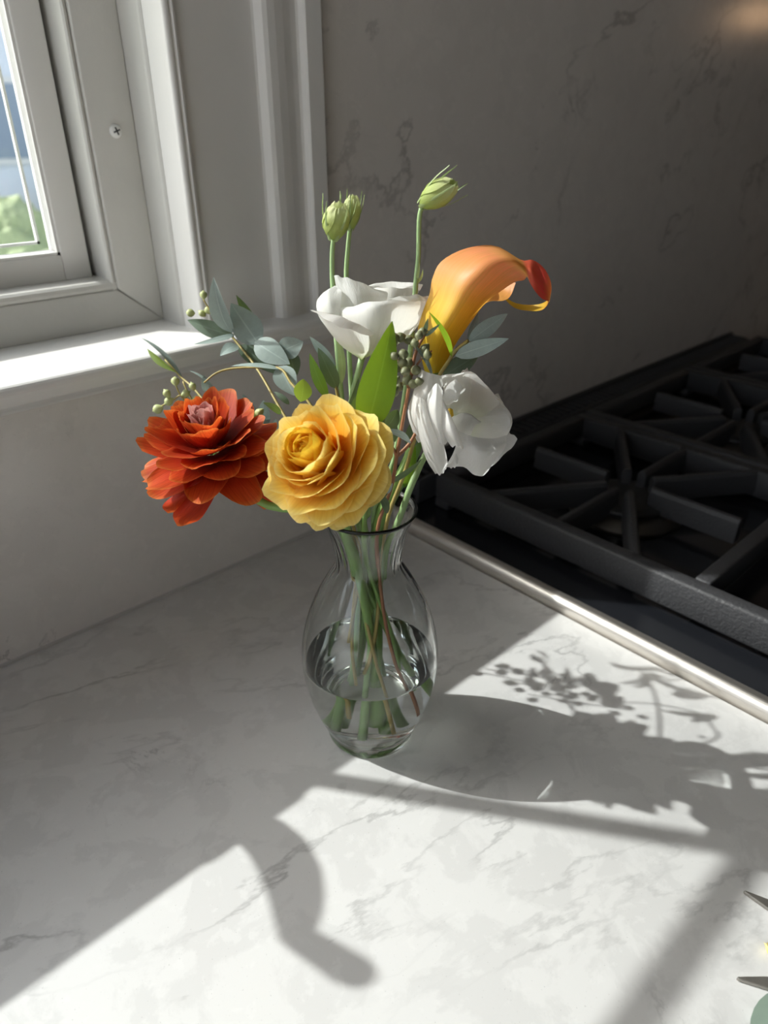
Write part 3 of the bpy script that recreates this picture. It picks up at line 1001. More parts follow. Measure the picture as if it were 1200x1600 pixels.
v, f = lathe([(0.0001, 0.0), (0.0022, 0.001), (0.0030, 0.004), (0.0022, 0.0075), (0.0001, 0.0088)], 14)
a1 = yn.cross(CX).normalized()
a2 = yn.cross(a1)
mesh('heart', [yc + yn * 0.009 + a1 * p + a2 * q + yn * z for p, q, z in v], f, M['bud'], yel)
stem(yel, [yc - yn * 0.004, yc - yn * 0.022 + Vector((0, 0, -0.004)), vp(-0.012, -0.018, 0.172), vp(-0.006, -0.010, 0.140), vp(0.002, -0.002, 0.07), vp(0.006, 0.004, 0.014)], 0.0027, 0.0032, M['stem'])

# ------------------------------------------------------------------ red ranunculus
RD = 0.385
rc = at(331, 703, RD + 0.006)
red = empty('red_ranunculus', rc, 'orange-red ranunculus bloom with a pink heart, drooping at the left', 'flower', 'flowers in the vase')
rn = cam_dir(-0.06, 0.72, 0.69)
rnd = random.Random(11)
layers = [
    (4, 4, -40, 0.0110, 0.0055, 0.0042, 0.0010, 0.0140, 0.02, 'pink'),
    (5, 10, -14, 0.0150, 0.0070, 0.0062, 0.0020, 0.0120, 0.03, 'pink'),
    (6, 20, 0, 0.0185, 0.0080, 0.0085, 0.0028, 0.0098, 0.03, 'pink'),
    (7, 34, 8, 0.0225, 0.0095, 0.0120, 0.0040, 0.0070, 0.03, 'red'),
    (7, 46, 24, 0.0255, 0.0115, 0.0140, 0.0045, 0.0045, 0.03, 'red'),
    (9, 58, 44, 0.0295, 0.0115, 0.0160, 0.0050, 0.0025, 0.03, 'red'),
    (10, 70, 60, 0.0325, 0.0120, 0.0180, 0.0050, 0.0000, 0.03, 'red'),
    (11, 84, 76, 0.0350, 0.0125, 0.0200, 0.0050, -0.0020, 0.03, 'red'),
    (11, 98, 96, 0.0360, 0.0130, 0.0220, 0.0045, -0.0040, 0.03, 'red'),
]
k = 500
for li, (cnt, t0, t1, L, W, Rm, rb, hb, ruf, mm) in enumerate(layers):
    for i in range(cnt):
        az = 2 * math.pi * (i + 0.41 * li) / cnt + rnd.uniform(-0.2, 0.2)
        petal_ring(red, rc, rn, CX, az, R(t0 + rnd.uniform(-7, 7)), R(t1 + rnd.uniform(-13, 13)), 1.08 * L * rnd.uniform(0.90, 1.10), 1.08 * W * rnd.uniform(0.88, 1.12), 1.08 * Rm, M[mm], ruf, 1.05 * rb, 1.05 * hb, seed=k, notch=0.03, rd=0.5)
        k += 1
# petals that hang below the bloom
px_sheet(red, [[(322, 742, .0), (334, 748, -.004), (348, 740, .0)], [(296, 768, -.004), (312, 776, -.012), (338, 770, -.006)], [(276, 792, -.002), (296, 800, -.010), (324, 796, -.004)], [(270, 806, .002), (284, 812, -.004), (312, 812, .0)], [(277, 822, .004), (285, 822, .0), (298, 818, .002)]], RD, M['red'])
px_sheet(red, [[(318, 740, .004), (330, 744, .0), (340, 738, .004)], [(276, 770, -.002), (296, 768, -.010), (316, 760, -.004)], [(254, 790, .0), (272, 788, -.008), (296, 782, -.002)], [(262, 802, .004), (274, 800, .0), (288, 796, .002)]], RD, M['red'])
px_sheet(red, [[(372, 742, .006), (386, 738, .004), (402, 730, .008)], [(380, 762, .002), (398, 756, -.006), (424, 742, .002)], [(394, 782, .004), (414, 776, -.004), (438, 764, .004)], [(412, 796, .008), (426, 794, .004), (436, 784, .008)]], RD + 0.012, M['red'])
stem(red, [rc - rn * 0.004, rc - rn * 0.02 + RT * 0.004, at(420, 790, 0.375), vp(-0.022, 0.0, 0.174), vp(-0.010, -0.003, 0.142), vp(0.014, 0.002, 0.08), vp(0.030, 0.006, 0.028)], 0.0024, 0.0027, M['stem'])

# ------------------------------------------------------------------ white lisianthus, side view
wd = 0.40
w1 = empty('white_lisianthus', at(565, 560, wd), 'white lisianthus cup seen from the side at the top of the bouquet', 'flower', 'flowers in the vase')
PW = [
    [[(560, 556, .02), (570, 556, .022), (580, 552, .02)], [(562, 492, .035), (605, 490, .045), (640, 490, .035)], [(567, 462, .035), (610, 458, .045), (652, 460, .032)], [(570, 447, .030), (612, 440, .036), (661, 444, .024)], [(574, 452, .024), (612, 449, .028), (656, 453, .020)]],
    [[(556, 552, .010), (565, 554, .012), (575, 550, .012)], [(530, 494, .006), (560, 495, .002), (598, 490, .010)], [(527, 462, .010), (558, 466, .004), (604, 470, .012)], [(524, 440, .014), (552, 446, .010), (606, 460, .014)], [(522, 430, .017), (548, 436, .014), (604, 457, .017)]],
    [[(560, 556, .006), (562, 556, .008), (566, 556, .010)], [(520, 522, .0), (530, 512, -.002), (545, 506, .0)], [(498, 494, .004), (515, 482, -.004), (532, 488, -.002)], [(495, 470, .010), (512, 456, .004), (533, 470, .0)], [(506, 459, .018), (523, 447, .014), (534, 456, .006)]],
    [[(566, 558, .006), (572, 558, .004), (578, 556, .006)], [(600, 545, .0), (618, 540, .004), (632, 531, .012)], [(625, 510, -.002), (645, 505, .004), (656, 506, .014)], [(630, 478, .0), (655, 470, .006), (668, 478, .016)], [(606, 466, .004), (645, 461, .010), (673, 464, .018)]],
    [[(558, 557, .002), (566, 560, .0), (575, 557, .002)], [(545, 532, -.006), (580, 540, -.014), (616, 532, -.004)], [(532, 506, -.004), (585, 506, -.022), (643, 506, -.004)], [(527, 490, .0), (585, 480, -.022), (656, 482, -.002)], [(531, 483, .004), (585, 471, -.016), (657, 470, .0)]],
    [[(560, 559, .0), (565, 562, -.002), (570, 559, .0)], [(534, 541, -.006), (562, 549, -.016), (586, 541, -.010)], [(513, 516, -.010), (550, 522, -.022), (589, 521, -.016)], [(494, 487, -.008), (540, 497, -.026), (587, 521, -.018)], [(484, 483, -.012), (524, 507, -.034), (579, 526, -.024)]],
]
for i, rws in enumerate(PW):
    px_sheet(w1, rws, wd, M['white'], wob=0.0006, seed=i, nu=15, nv=15)
stem(w1, [(566, 556, wd), (548, 640, 0.395), (552, 720, 0.388), vp(-0.006, 0.012, 0.170), vp(-0.003, 0.008, 0.140), vp(-0.010, 0.008, 0.07), vp(-0.014, 0.006, 0.012)], 0.0019, 0.0022, M['pale_stem'])
leaf(w1, (534, 600, .39), (525, 520, .405), 13, M['sepal'], roll=30, name='stem_leaf')

# ------------------------------------------------------------------ white lisianthus, open to the front
wd2 = 0.365
w2 = empty('white_lisianthus', at(705, 660, wd2), 'white lisianthus opening to the right beside the dark range', 'flower', 'flowers in the vase')
PW = [
    ([[(716, 600, .03), (726, 600, .03), (738, 604, .03)], [(718, 586, .018), (728, 580, .018), (740, 592, .02)], [(720, 582, .014), (729, 576, .014), (736, 586, .016)]], 'white_w'),
    ([[(716, 662, .036), (722, 668, .036), (728, 674, .034)], [(742, 632, .036), (758, 656, .036), (760, 684, .026)], [(770, 618, .026), (790, 650, .024), (782, 690, .016)], [(778, 616, .020), (800, 654, .018), (792, 688, .012)]], 'white'),
    ([[(705, 656, .034), (712, 660, .036), (720, 666, .034)], [(698, 636, .026), (730, 636, .036), (756, 650, .032)], [(694, 612, .010), (735, 606, .024), (776, 634, .020)], [(691, 593, -.004), (732, 592, .008), (784, 626, .008)], [(690, 587, -.006), (743, 585, .002), (790, 641, .004)]], 'white'),
    ([[(715, 664, .028), (718, 668, .028), (720, 672, .026)], [(750, 652, .030), (755, 670, .022), (745, 690, .006)], [(785, 648, .016), (785, 676, .012), (760, 706, -.006)], [(793, 646, .012), (797, 672, .008), (770, 712, -.008)]], 'white'),
    ([[(770, 660, .020), (765, 690, .016), (742, 716, .010)], [(790, 668, .014), (786, 692, .010), (756, 724, .006)], [(796, 676, .010), (807, 690, .006), (766, 731, .002)]], 'white_w'),
    ([[(708, 676, .010), (720, 680, .008), (736, 680, .010)], [(705, 656, .006), (722, 658, -.002), (742, 666, .004)], [(709, 650, .006), (727, 645, -.002), (752, 659, .002)], [(713, 652, .010), (729, 648, .004), (750, 661, .008)]], 'white_w'),
    ([[(657, 577, .004), (672, 583, -.002), (693, 588, .002)], [(646, 612, .002), (666, 612, -.006), (691, 606, .0)], [(637, 644, .004), (653, 645, -.006), (674, 640, -.002)], [(644, 672, .006), (655, 676, -.002), (670, 682, .0)], [(652, 690, .012), (662, 694, .006), (674, 698, .008)]], 'white_w'),
    ([[(648, 628, -.002), (657, 621, -.010), (667, 630, -.006)], [(651, 655, -.004), (664, 655, -.016), (677, 655, -.008)], [(657, 690, -.002), (673, 690, -.016), (692, 690, -.006)], [(667, 720, .0), (682, 722, -.012), (699, 720, -.004)], [(678, 738, .006), (688, 742, -.002), (697, 734, .002)]], 'white_w'),
    ([[(669, 616, -.006), (682, 599, -.014), (692, 610, -.010)], [(667, 636, -.010), (681, 630, -.022), (692, 632, -.014)], [(671, 662, -.010), (684, 660, -.020), (694, 660, -.012)], [(684, 690, -.006), (691, 695, -.014), (700, 692, -.008)]], 'white_w'),
    ([[(690, 628, -.010), (698, 604, -.010), (712, 592, -.006)], [(694, 632, -.004), (712, 618, -.006), (722, 604, .002)], [(697, 634, .008), (714, 626, .004), (720, 612, .012)]], 'white_w'),
    ([[(688, 628, -.012), (692, 624, -.016), (695, 629, -.012)], [(690, 654, -.016), (700, 650, -.025), (707, 655, -.016)], [(692, 676, -.014), (707, 674, -.027), (719, 681, -.016)], [(704, 698, -.010), (716, 698, -.018), (726, 703, -.012)]], 'white_w'),
    ([[(711, 671, -.006), (738, 682, -.014), (770, 685, -.010), (791, 680, -.004)], [(713, 690, -.008), (738, 700, -.020), (766, 706, -.016), (789, 700, -.006)], [(708, 708, -.006), (735, 720, -.016), (757, 728, -.012), (772, 722, -.004)], [(698, 726, .0), (728, 732, -.006), (747, 745, -.006), (763, 737, .0)]], 'white_w'),
    ([[(697, 727, -.006), (706, 722, -.014), (712, 708, -.010)], [(700, 731, -.010), (711, 730, -.018), (717, 718, -.013)]], 'white_w'),
]
for i, (rws, mm) in enumerate(PW):
    px_sheet(w2, rws, wd2, M[mm], wob=0.0007, seed=40 + i, nu=15, nv=15)
sc_ = at(703, 648, wd2 + 0.012)
v, f = lathe([(0.0001, -0.004), (0.0018, -0.003), (0.0022, 0.0), (0.0016, 0.003), (0.0001, 0.004)], 12)
mesh('stamen', [sc_ + Vector(p) for p in v], f, M['stamen'], w2)
stem(w2, [(700, 668, wd2 + 0.03), (668, 705, wd2 + 0.02), (642, 760, .372), vp(0.020, 0.004, 0.172), vp(0.010, 0.002, 0.140), vp(0.0, -0.004, 0.07), vp(-0.004, -0.006, 0.012)], 0.0019, 0.0022, M['pale_stem'])

# ------------------------------------------------------------------ calla lily
cd = 0.405
ca = empty('calla_lily', at(678, 580, cd), 'orange calla lily with a curled red tip, right of the white cup', 'flower', 'flowers in the vase')
front = [
    [(664, 582, .0), (678, 583, -.008), (691, 581, .0)],
    [(655, 545, .0), (680, 550, -.016), (708, 545, .0)],
    [(653, 515, .0), (690, 522, -.022), (728, 514, .0)],
    [(661, 486, .0), (704, 498, -.024), (744, 492, .0)],
    [(671, 460, .0), (718, 474, -.024), (760, 472, .0)],
    [(676, 434, .002), (730, 452, -.024), (780, 457, -.002)],
    [(690, 408, .004), (748, 430, -.024), (804, 441, -.006)],
    [(728, 388, .004), (768, 410, -.022), (818, 438, -.012)],
    [(774, 384, .0), (796, 404, -.020), (824, 432, -.016)],
    [(814, 406, -.006), (820, 416, -.016), (827, 440, -.018)],
    [(832, 406, -.006), (832, 424, -.018), (836, 455, -.018)],
    [(850, 419, -.002), (846, 440, -.014), (847, 467, -.014)],
    [(861, 442, .004), (857, 456, -.006), (857, 472, -.006)],
    [(858, 466, .012), (856, 476, .010), (848, 484, .004)],
    [(838, 476, .022), (834, 482, .020), (828, 486, .016)],
    [(804, 473, .026), (804, 477, .025), (802, 480, .024)],
    [(780, 455, .028), (780, 456, .028), (780, 457, .028)],
]
G = [[at(x, y, cd + z) for x, y, z in r] for r in front]
v, f, uv = sheet(G, 15, 60)
mesh('spathe', v, f, M['calla'], ca, uv=uv)
bk = [
    [(664, 582, .0), (678, 581, .008), (691, 581, .0)],
    [(655, 545, .0), (680, 545, .016), (708, 545, .0)],
    [(653, 515, .0), (690, 515, .022), (728, 514, .0)],
    [(661, 486, .0), (704, 490, .026), (744, 492, .0)],
    [(671, 460, .0), (722, 470, .028), (762, 472, .0)],
    [(677, 438, .002), (740, 454, .030), (786, 470, .010)],
    [(690, 420, .006), (752, 440, .032), (798, 462, .016)],
    [(706, 412, .010), (762, 430, .032), (806, 442, .020)],
]
G = [[at(x, y, cd + z) for x, y, z in r] for r in bk]
v, f, uv = sheet(G, 15, 28)
mesh('spathe_back', v, f, M['calla_in'], ca, uv=uv)
v, f = tube([at(690, 540, cd + .004), at(706, 500, cd + .006), at(730, 458, cd + .008)], 0.003, 0.002, 14, 10)
mesh('spadix', v, f, M['stamen'], ca)
stem(ca, [(678, 578, cd), (664, 640, .398), (640, 720, .388), vp(0.010, 0.010, 0.172), vp(0.004, 0.007, 0.140), vp(0.004, 0.002, 0.07), vp(0.002, 0.0, 0.022)], 0.0042, 0.0046, M['stem'])

# ------------------------------------------------------------------ lisianthus buds


def bud(base, tip, wpx, path, label, sep, seed=0):
    b, t = at(*base), at(*tip)
    e = empty('lisianthus_bud', b, label, 'flower bud', 'buds above the bouquet')
    ax = (t - b).normalized()
    L = (t - b).length
    W = wpx / F * -(b - CPOS).dot(CZ) * 0.5
    rr = random.Random(seed)
    s1 = ax.cross(CZ).normalized()
    s2 = ax.cross(s1)
    for k in range(6):
        a0 = k * math.pi / 3 + rr.uniform(-0.1, 0.1)
        v, uv, f = [], [], []
        for j in range(10):
            s = j / 9
            rad = W * (math.sin(math.pi * min(1, 0.08 + s * 0.80)) ** 0.7) * (1.0 - 0.25 * (s > 0.9))
            for i in range(7):
                u = i / 6
                a = a0 + (u - 0.35) * 1.75 * (0.25 + 0.75 * math.sin(math.pi * (0.12 + 0.76 * s))) + 0.9 * s
                q = rad * (1.0 + 0.14 * u) * (0.94 if s < 0.05 else 1)
                zz = L * s * (0.96 + 0.05 * math.sin(3 * u + k)) + 0.0006 * math.sin(9 * u + k) * (s > 0.85)
                v.append(b + ax * zz + s1 * (q * math.cos(a)) + s2 * (q * math.sin(a)))
                uv.append((u, s))
        for j in range(9):
            for i in range(6):
                q = j * 7 + i
                f.append((q, q + 1, q + 8, q + 7))
        mesh('petal', v, f, M['bud'], e, uv=uv)
    for k in range(5):                           # slender sepals
        a = k * 2 * math.pi / 5 + sep
        er = s1 * math.cos(a) + s2 * math.sin(a)
        et = ax.cross(er)
        v, uv, f = [], [], []
        for j in range(10):
            s = j / 9
            rad = W * (0.25 + 0.95 * math.sin(math.pi * min(0.62, 0.05 + s * 0.62)) + 0.30 * s * s)
            w = W * 0.17 * (1 - s) ** 0.7 + 0.00012
            for i, u in enumerate((-1, 0, 1)):
                v.append(b - ax * 0.001 + ax * (L * 1.18 * s) + er * (rad + 0.0003 * (u == 0)) + et * (u * w))
                uv.append((0.5 + 0.4 * u, s))
        for j in range(9):
            for i in range(2):
                q = j * 3 + i
                f.append((q, q + 1, q + 4, q + 3))
        mesh('sepal', v, f, M['sepal'], e, uv=uv)
    stem(e, path, 0.0013, 0.0019, M['pale_stem'])
    return e


bud((521, 372, .42), (529, 318, .416), 38, [(521, 372, .42), (519, 400, .42), (520, 450, .418), (528, 560, .40), (545, 720, .388), vp(-0.008, 0.006, 0.172), vp(-0.002, 0.004, 0.14), vp(-0.006, 0.012, 0.07), vp(-0.016, 0.010, 0.012)], 'plump green lisianthus bud, lower and left of its twin, beside the window casing', 0.4, 1)
bud((547, 356, .43), (551, 306, .428), 27, [(547, 356, .43), (544, 385, .43), (541, 440, .428), (546, 560, .41), (556, 720, .392), vp(-0.004, 0.012, 0.172), vp(0.0, 0.009, 0.14), vp(0.004, 0.014, 0.07), vp(0.010, 0.016, 0.012)], 'slim green lisianthus bud just behind the plump one by the casing', 0.9, 2)
b3 = bud((659, 320, .42), (711, 284, .412), 36, [(659, 322, .42), (655, 345, .42), (654, 400, .42), (650, 440, .418), (640, 560, .41), (615, 720, .392), vp(0.004, 0.012, 0.172), vp(0.003, 0.010, 0.14), vp(-0.004, 0.014, 0.07), vp(-0.010, 0.016, 0.012)], 'single green lisianthus bud nodding right, highest in the bouquet', 0.2, 3)
leaf(b3, (651, 440, .418), (656, 411, .417), 5, M['sepal'], name='stem_leaf')
leaf(b3, (653, 442, .416), (661, 420, .412), 5, M['sepal'], roll=40, name='stem_leaf')

# ------------------------------------------------------------------ eucalyptus
e1 = empty('eucalyptus_branch', vp(-0.010, 0.012, 0.172), 'blue-green eucalyptus branch fanning out to the left over the red bloom', 'foliage', 'foliage in the vase')
stem(e1, [(322, 482, .497), (337, 494, .495), (366, 530, .490), (403, 578, .465), (440, 642, .435), (500, 740, .40), vp(-0.016, 0.008, 0.172), vp(-0.008, 0.006, 0.140), vp(-0.012, 0.0, 0.08), vp(-0.010, -0.006, 0.030)], 0.0007, 0.0013, M['twig'], sides=6, n=40)
stem(e1, [(319, 598, .45), (338, 583, .452), (362, 576, .452), (400, 574, .448), (438, 576, .44), (456, 600, .43), (490, 640, .415), (530, 740, .395)], 0.0006, 0.0010, M['twig'], name='side_twig', sides=6)
stem(e1, [(366, 521, .490), (385, 527, .484), (404, 537, .478)], 0.0007, 0.0006, M['twig'], name='petiole', sides=6, n=8)
for b, t, w, m, kw in (
        ((405, 532, .488), (369, 461, .495), 20, 'euc_dark', dict(bend=.05, roll=25)),
        ((404, 538, .478), (361, 474, .486), 46, 'euc', dict(bend=-.06, fold=.05)),
        ((362, 520, .488), (334, 433, .470), 33, 'euc', dict(bend=.10, roll=-35, fold=.30)),
        ((366, 525, .490), (293, 500, .503), 26, 'euc_dark', dict(bend=.06, roll=-15)),
        ((368, 522, .488), (303, 538, .476), 13, 'euc', dict(sickle=-.10, roll=50, bend=.05)),
        ((372, 540, .480), (344, 556, .470), 22, 'euc', dict(bend=.12, roll=40)),
        ((398, 534, .470), (453, 569, .456), 38, 'euc', dict(bend=.05, fold=.05)),
        ((432, 552, .468), (474, 534, .460), 34, 'euc', dict(bend=.08, pw=1.1)),
        ((452, 548, .470), (462, 590, .466), 26, 'euc_dark', dict(bend=.05)),
        ((372, 540, .486), (438, 586, .474), 30, 'euc_dark', dict(bend=.05, roll=-20)),
        ((438, 577, .440), (361, 572, .446), 12, 'euc', dict(roll=55, bend=.05, fold=.2)),
        ((436, 572, .443), (460, 618, .430), 36, 'euc', dict(bend=.05)),
        ((470, 628, .402), (474, 592, .408), 30, 'euc_young', dict(bend=.08, roll=20, pw=0.9)),
        ((440, 646, .372), (411, 629, .364), 13, 'euc_dark', dict(roll=30, bend=.06)),
        ((452, 632, .415), (428, 612, .42), 10, 'euc_dark', dict(roll=20))):
    leaf(e1, b, t, w, M[m], **kw)
for x, y, rr_, dx, dy in ((318, 461, 6, -.1, -1), (298, 489, 6.5, -1, -.2), (316, 490, 5.5, -.5, -.4), (326, 485, 6.5, -.7, -.6), (332, 474, 6, 0, -1), (334, 484, 6.5, -.3, -.6)):
    berry(e1, x, y, .497, rr_, M['berry'], (dx, dy))
stem(e1, [(318, 468, .49), (324, 478, .49), (330, 488, .488)], 0.0005, 0.0006, M['twig'], name='berry_stalk', sides=5, n=6)

e2 = empty('eucalyptus_branch', vp(-0.020, 0.008, 0.172), 'low eucalyptus branch with berries reaching left behind the red bloom', 'foliage', 'foliage in the vase')
stem(e2, [(258, 562, .502), (284, 590, .492), (302, 606, .482), (330, 640, .465), (380, 700, .44), (460, 780, .40), vp(-0.024, 0.004, 0.172), vp(-0.012, 0.002, 0.140), vp(0.002, -0.010, 0.08), vp(0.012, -0.014, 0.020)], 0.0007, 0.0013, M['twig'], sides=6, n=40)
leaf(e2, (286, 592, .491), (221, 528, .514), 14, M['euc'], roll=58, bend=.06, fold=.3, pw=1.1)
leaf(e2, (276, 582, .492), (230, 545, .508), 13, M['euc_young'], roll=-40, bend=.06, fold=.3, pw=1.15)
leaf(e2, (334, 608, .47), (295, 579, .48), 7, M['euc'], roll=50)
leaf(e2, (320, 612, .472), (318, 586, .476), 14, M['euc'], roll=30)
stem(e2, [(302, 628, .478), (292, 610, .48), (286, 596, .484)], 0.0006, 0.0006, M['twig'], name='berry_stalk', sides=5, n=8)
stem(e2, [(250, 636, .466), (272, 624, .467), (283, 618, .467), (302, 630, .468)], 0.0006, 0.0007, M['twig'], name='berry_stalk', sides=5, n=10)
stem(e2, [(274, 598, .466), (279, 612, .466), (290, 628, .467)], 0.0005, 0.0006, M['twig'], name='berry_stalk', sides=5, n=8)
for x, y, rr_, dx, dy in ((274, 596, 7, -.2, -1), (261, 615, 6.5, -.6, -.8), (290, 615, 6.5, .8, -.5), (264, 627, 7, -.5, .3), (279, 631, 6.5, -.2, .4), (247, 639, 8, -1, .3), (301, 604, 6, -.3, -.8), (306, 624, 6, .8, 0)):
    berry(e2, x, y, .466, rr_, M['berry'], (dx, dy))
# more berries hidden behind the red bloom, known from their speckled shadow
rnd = random.Random(21)
for tw in ([(300, 690, .475), (330, 660, .470), (360, 640, .462)], [(290, 660, .482), (320, 640, .475), (350, 625, .465)], [(320, 720, .468), (350, 690, .46), (380, 660, .45)], [(330, 700, .448), (370, 670, .442), (410, 650, .438)], [(345, 690, .455), (375, 660, .452), (405, 640, .448)]):
    stem(e2, tw, 0.0006, 0.0007, M['twig'], name='berry_stalk', sides=5, n=10)
    for q in range(9):
        a, b, c_ = tw[0], tw[1], tw[2]
        s = q / 8
        x = a[0] + (c_[0] - a[0]) * s + rnd.uniform(-16, 16)
        y = a[1] + (c_[1] - a[1]) * s + rnd.uniform(-12, 12)
        berry(e2, x, y, a[2] + (c_[2] - a[2]) * s + rnd.uniform(-.006, .006), rnd.uniform(5, 7), M['berry'], (rnd.uniform(-1, 1), rnd.uniform(-1, 1)))

for b, t, w, kw in (((352, 668, .470), (330, 628, .486), 40, dict(roll=60)), ((372, 660, .468), (352, 618, .484), 44, dict(roll=55)), ((392, 660, .462), (380, 616, .476), 44, dict(roll=60)),
                    ((405, 668, .455), (412, 625, .465), 40, dict(roll=55)), ((360, 690, .466), (336, 660, .478), 36, dict(roll=50)), ((420, 690, .44), (432, 655, .45), 36, dict(roll=50))):
    leaf(e2, b, t, w, M['euc'], bend=.05, **kw)

e3 = empty('eucalyptus_branch', vp(0.012, 0.004, 0.172), 'eucalyptus sprig with long pale leaves at the right below the calla', 'foliage', 'foliage in the vase')
stem(e3, [(732, 532, .385), (712, 548, .386), (700, 566, .386), (680, 600, .385), (650, 680, .38), (632, 740, .376), vp(0.012, 0.0, 0.172), vp(0.008, 0.0, 0.140), vp(0.004, -0.006, 0.09), vp(-0.004, -0.008, 0.05)], 0.0010, 0.0014, M['twig'], sides=6, n=36)
for b, t, w, m, kw in (
        ((733, 533, .385), (793, 490, .392), 25, 'euc', dict(bend=.05, fold=.08)),
        ((711, 556, .384), (795, 529, .380), 25, 'euc', dict(bend=.05, fold=.06)),
        ((731, 531, .387), (747, 489, .395), 17, 'euc', dict(roll=35, fold=.3, bend=.05)),
        ((692, 588, .390), (750, 552, .392), 30, 'euc_dark', dict(bend=.05)),
        ((706, 558, .382), (670, 487, .372), 12, 'green', dict(roll=40, bend=.10)),
        ((676, 590, .378), (640, 533, .366), 11, 'euc', dict(roll=50, bend=.08))):
    leaf(e3, b, t, w, M[m], **kw)

e4 = empty('eucalyptus_branch', vp(0.004, -0.004, 0.172), 'seeded eucalyptus sprig with clustered olive berries in the bouquet centre', 'foliage', 'foliage in the vase')
stem(e4, [(665, 520, .372), (650, 550, .370), (640, 600, .368), (622, 700, .364), (612, 760, .362), vp(0.006, -0.012, 0.172), vp(0.006, -0.008, 0.140), vp(0.012, -0.010, 0.09), vp(0.026, -0.012, 0.03)], 0.0008, 0.0013, M['redtwig'], sides=6, n=36)
stem(e4, [(604, 686, .364), (616, 704, .364), (620, 716, .364)], 0.0009, 0.0010, M['redtwig'], name='side_twig', sides=6, n=8)
stem(e4, [(660, 655, .372), (642, 690, .368), (622, 712, .364)], 0.0009, 0.0011, M['redtwig'], name='side_twig', sides=6, n=8)
stem(e4, [(612, 540, .368), (630, 580, .367), (638, 606, .367)], 0.0005, 0.0007, M['redtwig'], name='side_twig', sides=5, n=8)
stem(e4, [(675, 548, .370), (655, 565, .370), (642, 590, .369)], 0.0005, 0.0007, M['redtwig'], name='side_twig', sides=5, n=8)
rnd = random.Random(5)
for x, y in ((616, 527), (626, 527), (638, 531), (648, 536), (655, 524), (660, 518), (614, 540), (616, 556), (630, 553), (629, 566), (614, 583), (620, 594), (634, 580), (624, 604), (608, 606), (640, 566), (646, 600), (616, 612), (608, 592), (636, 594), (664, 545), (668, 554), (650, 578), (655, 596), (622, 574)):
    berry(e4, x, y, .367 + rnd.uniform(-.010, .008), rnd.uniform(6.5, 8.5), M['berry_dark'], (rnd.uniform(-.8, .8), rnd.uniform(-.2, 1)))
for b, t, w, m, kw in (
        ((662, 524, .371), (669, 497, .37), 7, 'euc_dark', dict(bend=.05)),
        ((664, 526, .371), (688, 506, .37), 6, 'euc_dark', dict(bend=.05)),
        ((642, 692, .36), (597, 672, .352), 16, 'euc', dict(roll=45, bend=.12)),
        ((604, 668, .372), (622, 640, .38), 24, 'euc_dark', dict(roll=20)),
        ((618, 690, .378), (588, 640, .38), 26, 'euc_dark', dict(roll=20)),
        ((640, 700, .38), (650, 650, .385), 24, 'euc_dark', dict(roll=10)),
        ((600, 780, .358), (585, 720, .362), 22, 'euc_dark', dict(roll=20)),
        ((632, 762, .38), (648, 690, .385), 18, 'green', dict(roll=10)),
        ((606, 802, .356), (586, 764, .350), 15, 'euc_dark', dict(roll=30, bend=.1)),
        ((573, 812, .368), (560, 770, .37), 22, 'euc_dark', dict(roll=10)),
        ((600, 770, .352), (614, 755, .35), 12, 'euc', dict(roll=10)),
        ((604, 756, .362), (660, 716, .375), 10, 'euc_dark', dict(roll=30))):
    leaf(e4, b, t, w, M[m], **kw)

e5 = empty('eucalyptus_sprig', vp(-0.006, 0.004, 0.172), 'short upright eucalyptus sprig between the yellow bloom and white cup', 'foliage', 'foliage in the vase')
stem(e5, [(521, 580, .40), (526, 610, .395), (540, 700, .385), vp(-0.010, 0.0, 0.172), vp(-0.005, 0.0, 0.140), vp(-0.014, -0.004, 0.08)], 0.0009, 0.0012, M['twig'], sides=6)
for b, t, w, m, kw in (
        ((524, 578, .405), (484, 526, .415), 17, 'euc', dict(bend=.06, roll=15)),
        ((527, 608, .395), (497, 543, .400), 24, 'euc_dark', dict(bend=.05)),
        ((512, 622, .385), (484, 552, .39), 21, 'green', dict(bend=.05, roll=-30)),
        ((521, 590, .40), (533, 548, .405), 12, 'green', dict(roll=40)),
        ((545, 640, .39), (560, 590, .392), 12, 'euc_dark', dict(roll=30))):
    leaf(e5, b, t, w, M[m], **kw)

gl = empty('broad_leaf', vp(0.0, -0.008, 0.172), 'broad bright green pointed leaf glowing in the bouquet centre', 'leaf', 'foliage in the vase')
leaf(gl, (574, 668, .352), (613, 502, .368), 58, M['green'], bend=.05, fold=.10, roll=8, name='blade', pw=0.62, n=17)
leaf(gl, (548, 650, .356), (572, 600, .362), 18, M['euc_dark'], bend=.05, roll=20, name='blade')
stem(gl, [(574, 668, .352), (578, 740, .36), vp(-0.002, -0.008, 0.172), vp(0.0, -0.006, 0.140), vp(0.016, -0.004, 0.08), vp(0.020, -0.004, 0.05)], 0.0014, 0.0016, M['stem'])

# ================================================================== things on the counter, right edge
scs = empty('scissors', Vector((0.30, -0.52, 0.0)), 'open dark steel scissors lying on the sunlit counter at the lower right', 'scissors')


def cz(px, py, z=0.0):
    r = CX * (px - 600) + CY * (800 - py) - CZ * F
    return CPOS + r * ((z - CPOS.z) / r.z)


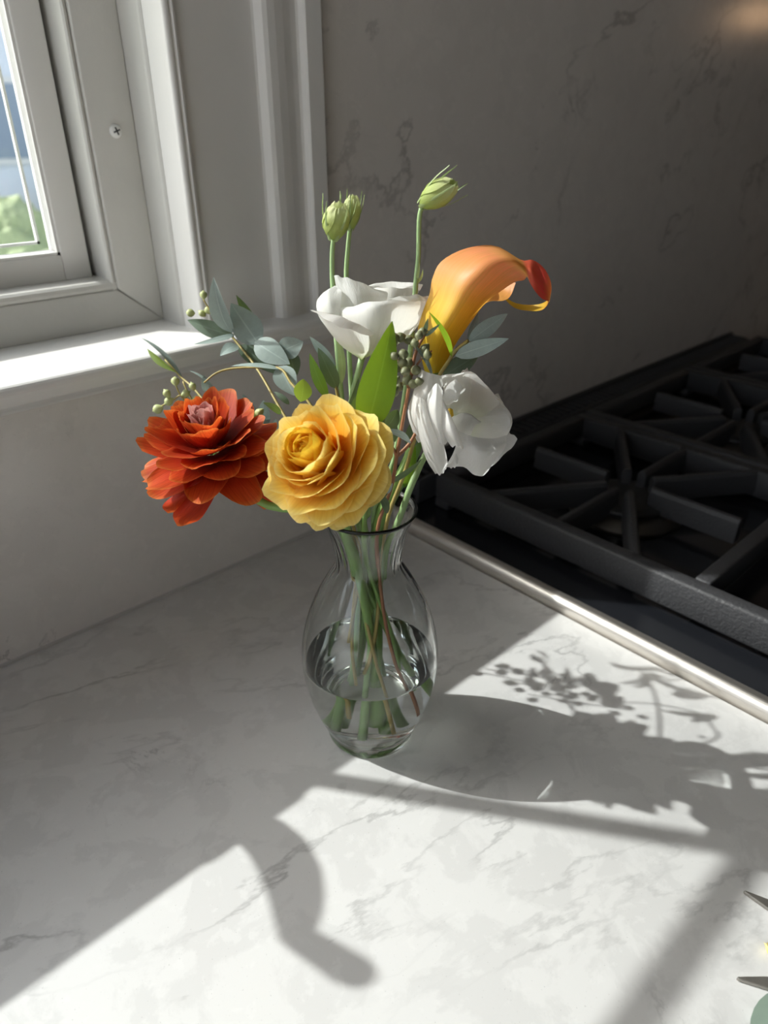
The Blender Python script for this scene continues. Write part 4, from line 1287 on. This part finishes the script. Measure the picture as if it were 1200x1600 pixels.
def blade(tip, root, w, z0, z1):
    t3, r3 = cz(*tip), cz(*root)
    d = (r3 - t3)
    L = d.length
    d.normalize()
    n_ = Vector((-d.y, d.x, 0))
    L2 = L * 2.6
    sg = 1 if w > 0 else -1
    aw = abs(w)
    pts = [(0.0, 0.0), (0.0010, 0.0007 * sg), (L2 * 0.35, aw * 0.75 * sg), (L2, aw * 1.3 * sg), (L2, -aw * 0.5 * sg), (L2 * 0.35, -aw * 0.30 * sg), (0.0010, -0.0005 * sg)]
    v = [Vector((t3.x, t3.y, z)) + d * a + n_ * b for z in (z0, z1) for a, b in pts]
    m = len(pts)
    f = [(i, (i + 1) % m, (i + 1) % m + m, i + m) for i in range(m)] + [tuple(range(m))[::-1], tuple(range(m, 2 * m))]
    return fix_normals(mesh('blade', v, f, M['blade'], scs, smooth=False, bevel=0.0004)), t3 + d * L2, d


bl1, h1, d1 = blade((1160, 1396), (1200, 1421), 0.0055, 0.0006, 0.0030)
bl2, h2, d2 = blade((1149, 1532), (1200, 1536), -0.0056, 0.0006, 0.0030)
for h_, d_, sg in ((h1, d1, 1), (h2, d2, -1)):
    n_ = Vector((-d_.y, d_.x, 0)) * sg
    P = [h_ + d_ * a + n_ * b + Vector((0, 0, 0.004)) for a, b in ((0, 0), (0.02, 0.004), (0.05, -0.012), (0.075, -0.004), (0.075, 0.012), (0.05, 0.018), (0.03, 0.008))]
    v, f = tube(P, 0.0032, 0.0032, 40, 8)
    mesh('handle', v, f, M['handle'], scs)
# fallen leaf and petal
fl = empty('fallen_leaf', cz(1190, 1590), 'grey-green eucalyptus leaf lying in the lower right corner', 'leaf')
a, b = cz(1178, 1648, 0.0005), cz(1275, 1545, 0.002)
ax = b - a
sd = Vector((-ax.y, ax.x, 0)).normalized()
v, uv, f = [], [], []
for j in range(11):
    s = j / 10
    hw = 0.0115 * math.sin(math.pi * max(0.0, min(1.0, s)) ** 0.8) ** 0.85 + 0.0002
    for i in range(7):
        u = -1 + i / 3
        v.append(a + ax * s + sd * (u * hw) + Vector((0, 0, 0.0012 + 0.0022 * math.sin(math.pi * s) + 0.0010 * u * u)))
        uv.append(((u + 1) / 2, s))
for j in range(10):
    for i in range(6):
        q = j * 7 + i
        f.append((q, q + 1, q + 8, q + 7))
mesh('blade', v, f, M['euc'], fl, uv=uv)
G = [[cz(1199, 1490, .001), cz(1206, 1492, .003), cz(1214, 1486, .001)], [cz(1196, 1480, .001), cz(1200, 1480, .004), cz(1206, 1477, .002)], [cz(1193, 1471, .003), cz(1196, 1474, .004), cz(1199, 1472, .003)]]
v, f, uv = sheet(G, 7, 7)
tag(mesh('fallen_petal', v, f, M['pale_yel'], None, uv=uv), 'small yellow petal scrap between the scissor blades', 'petal')
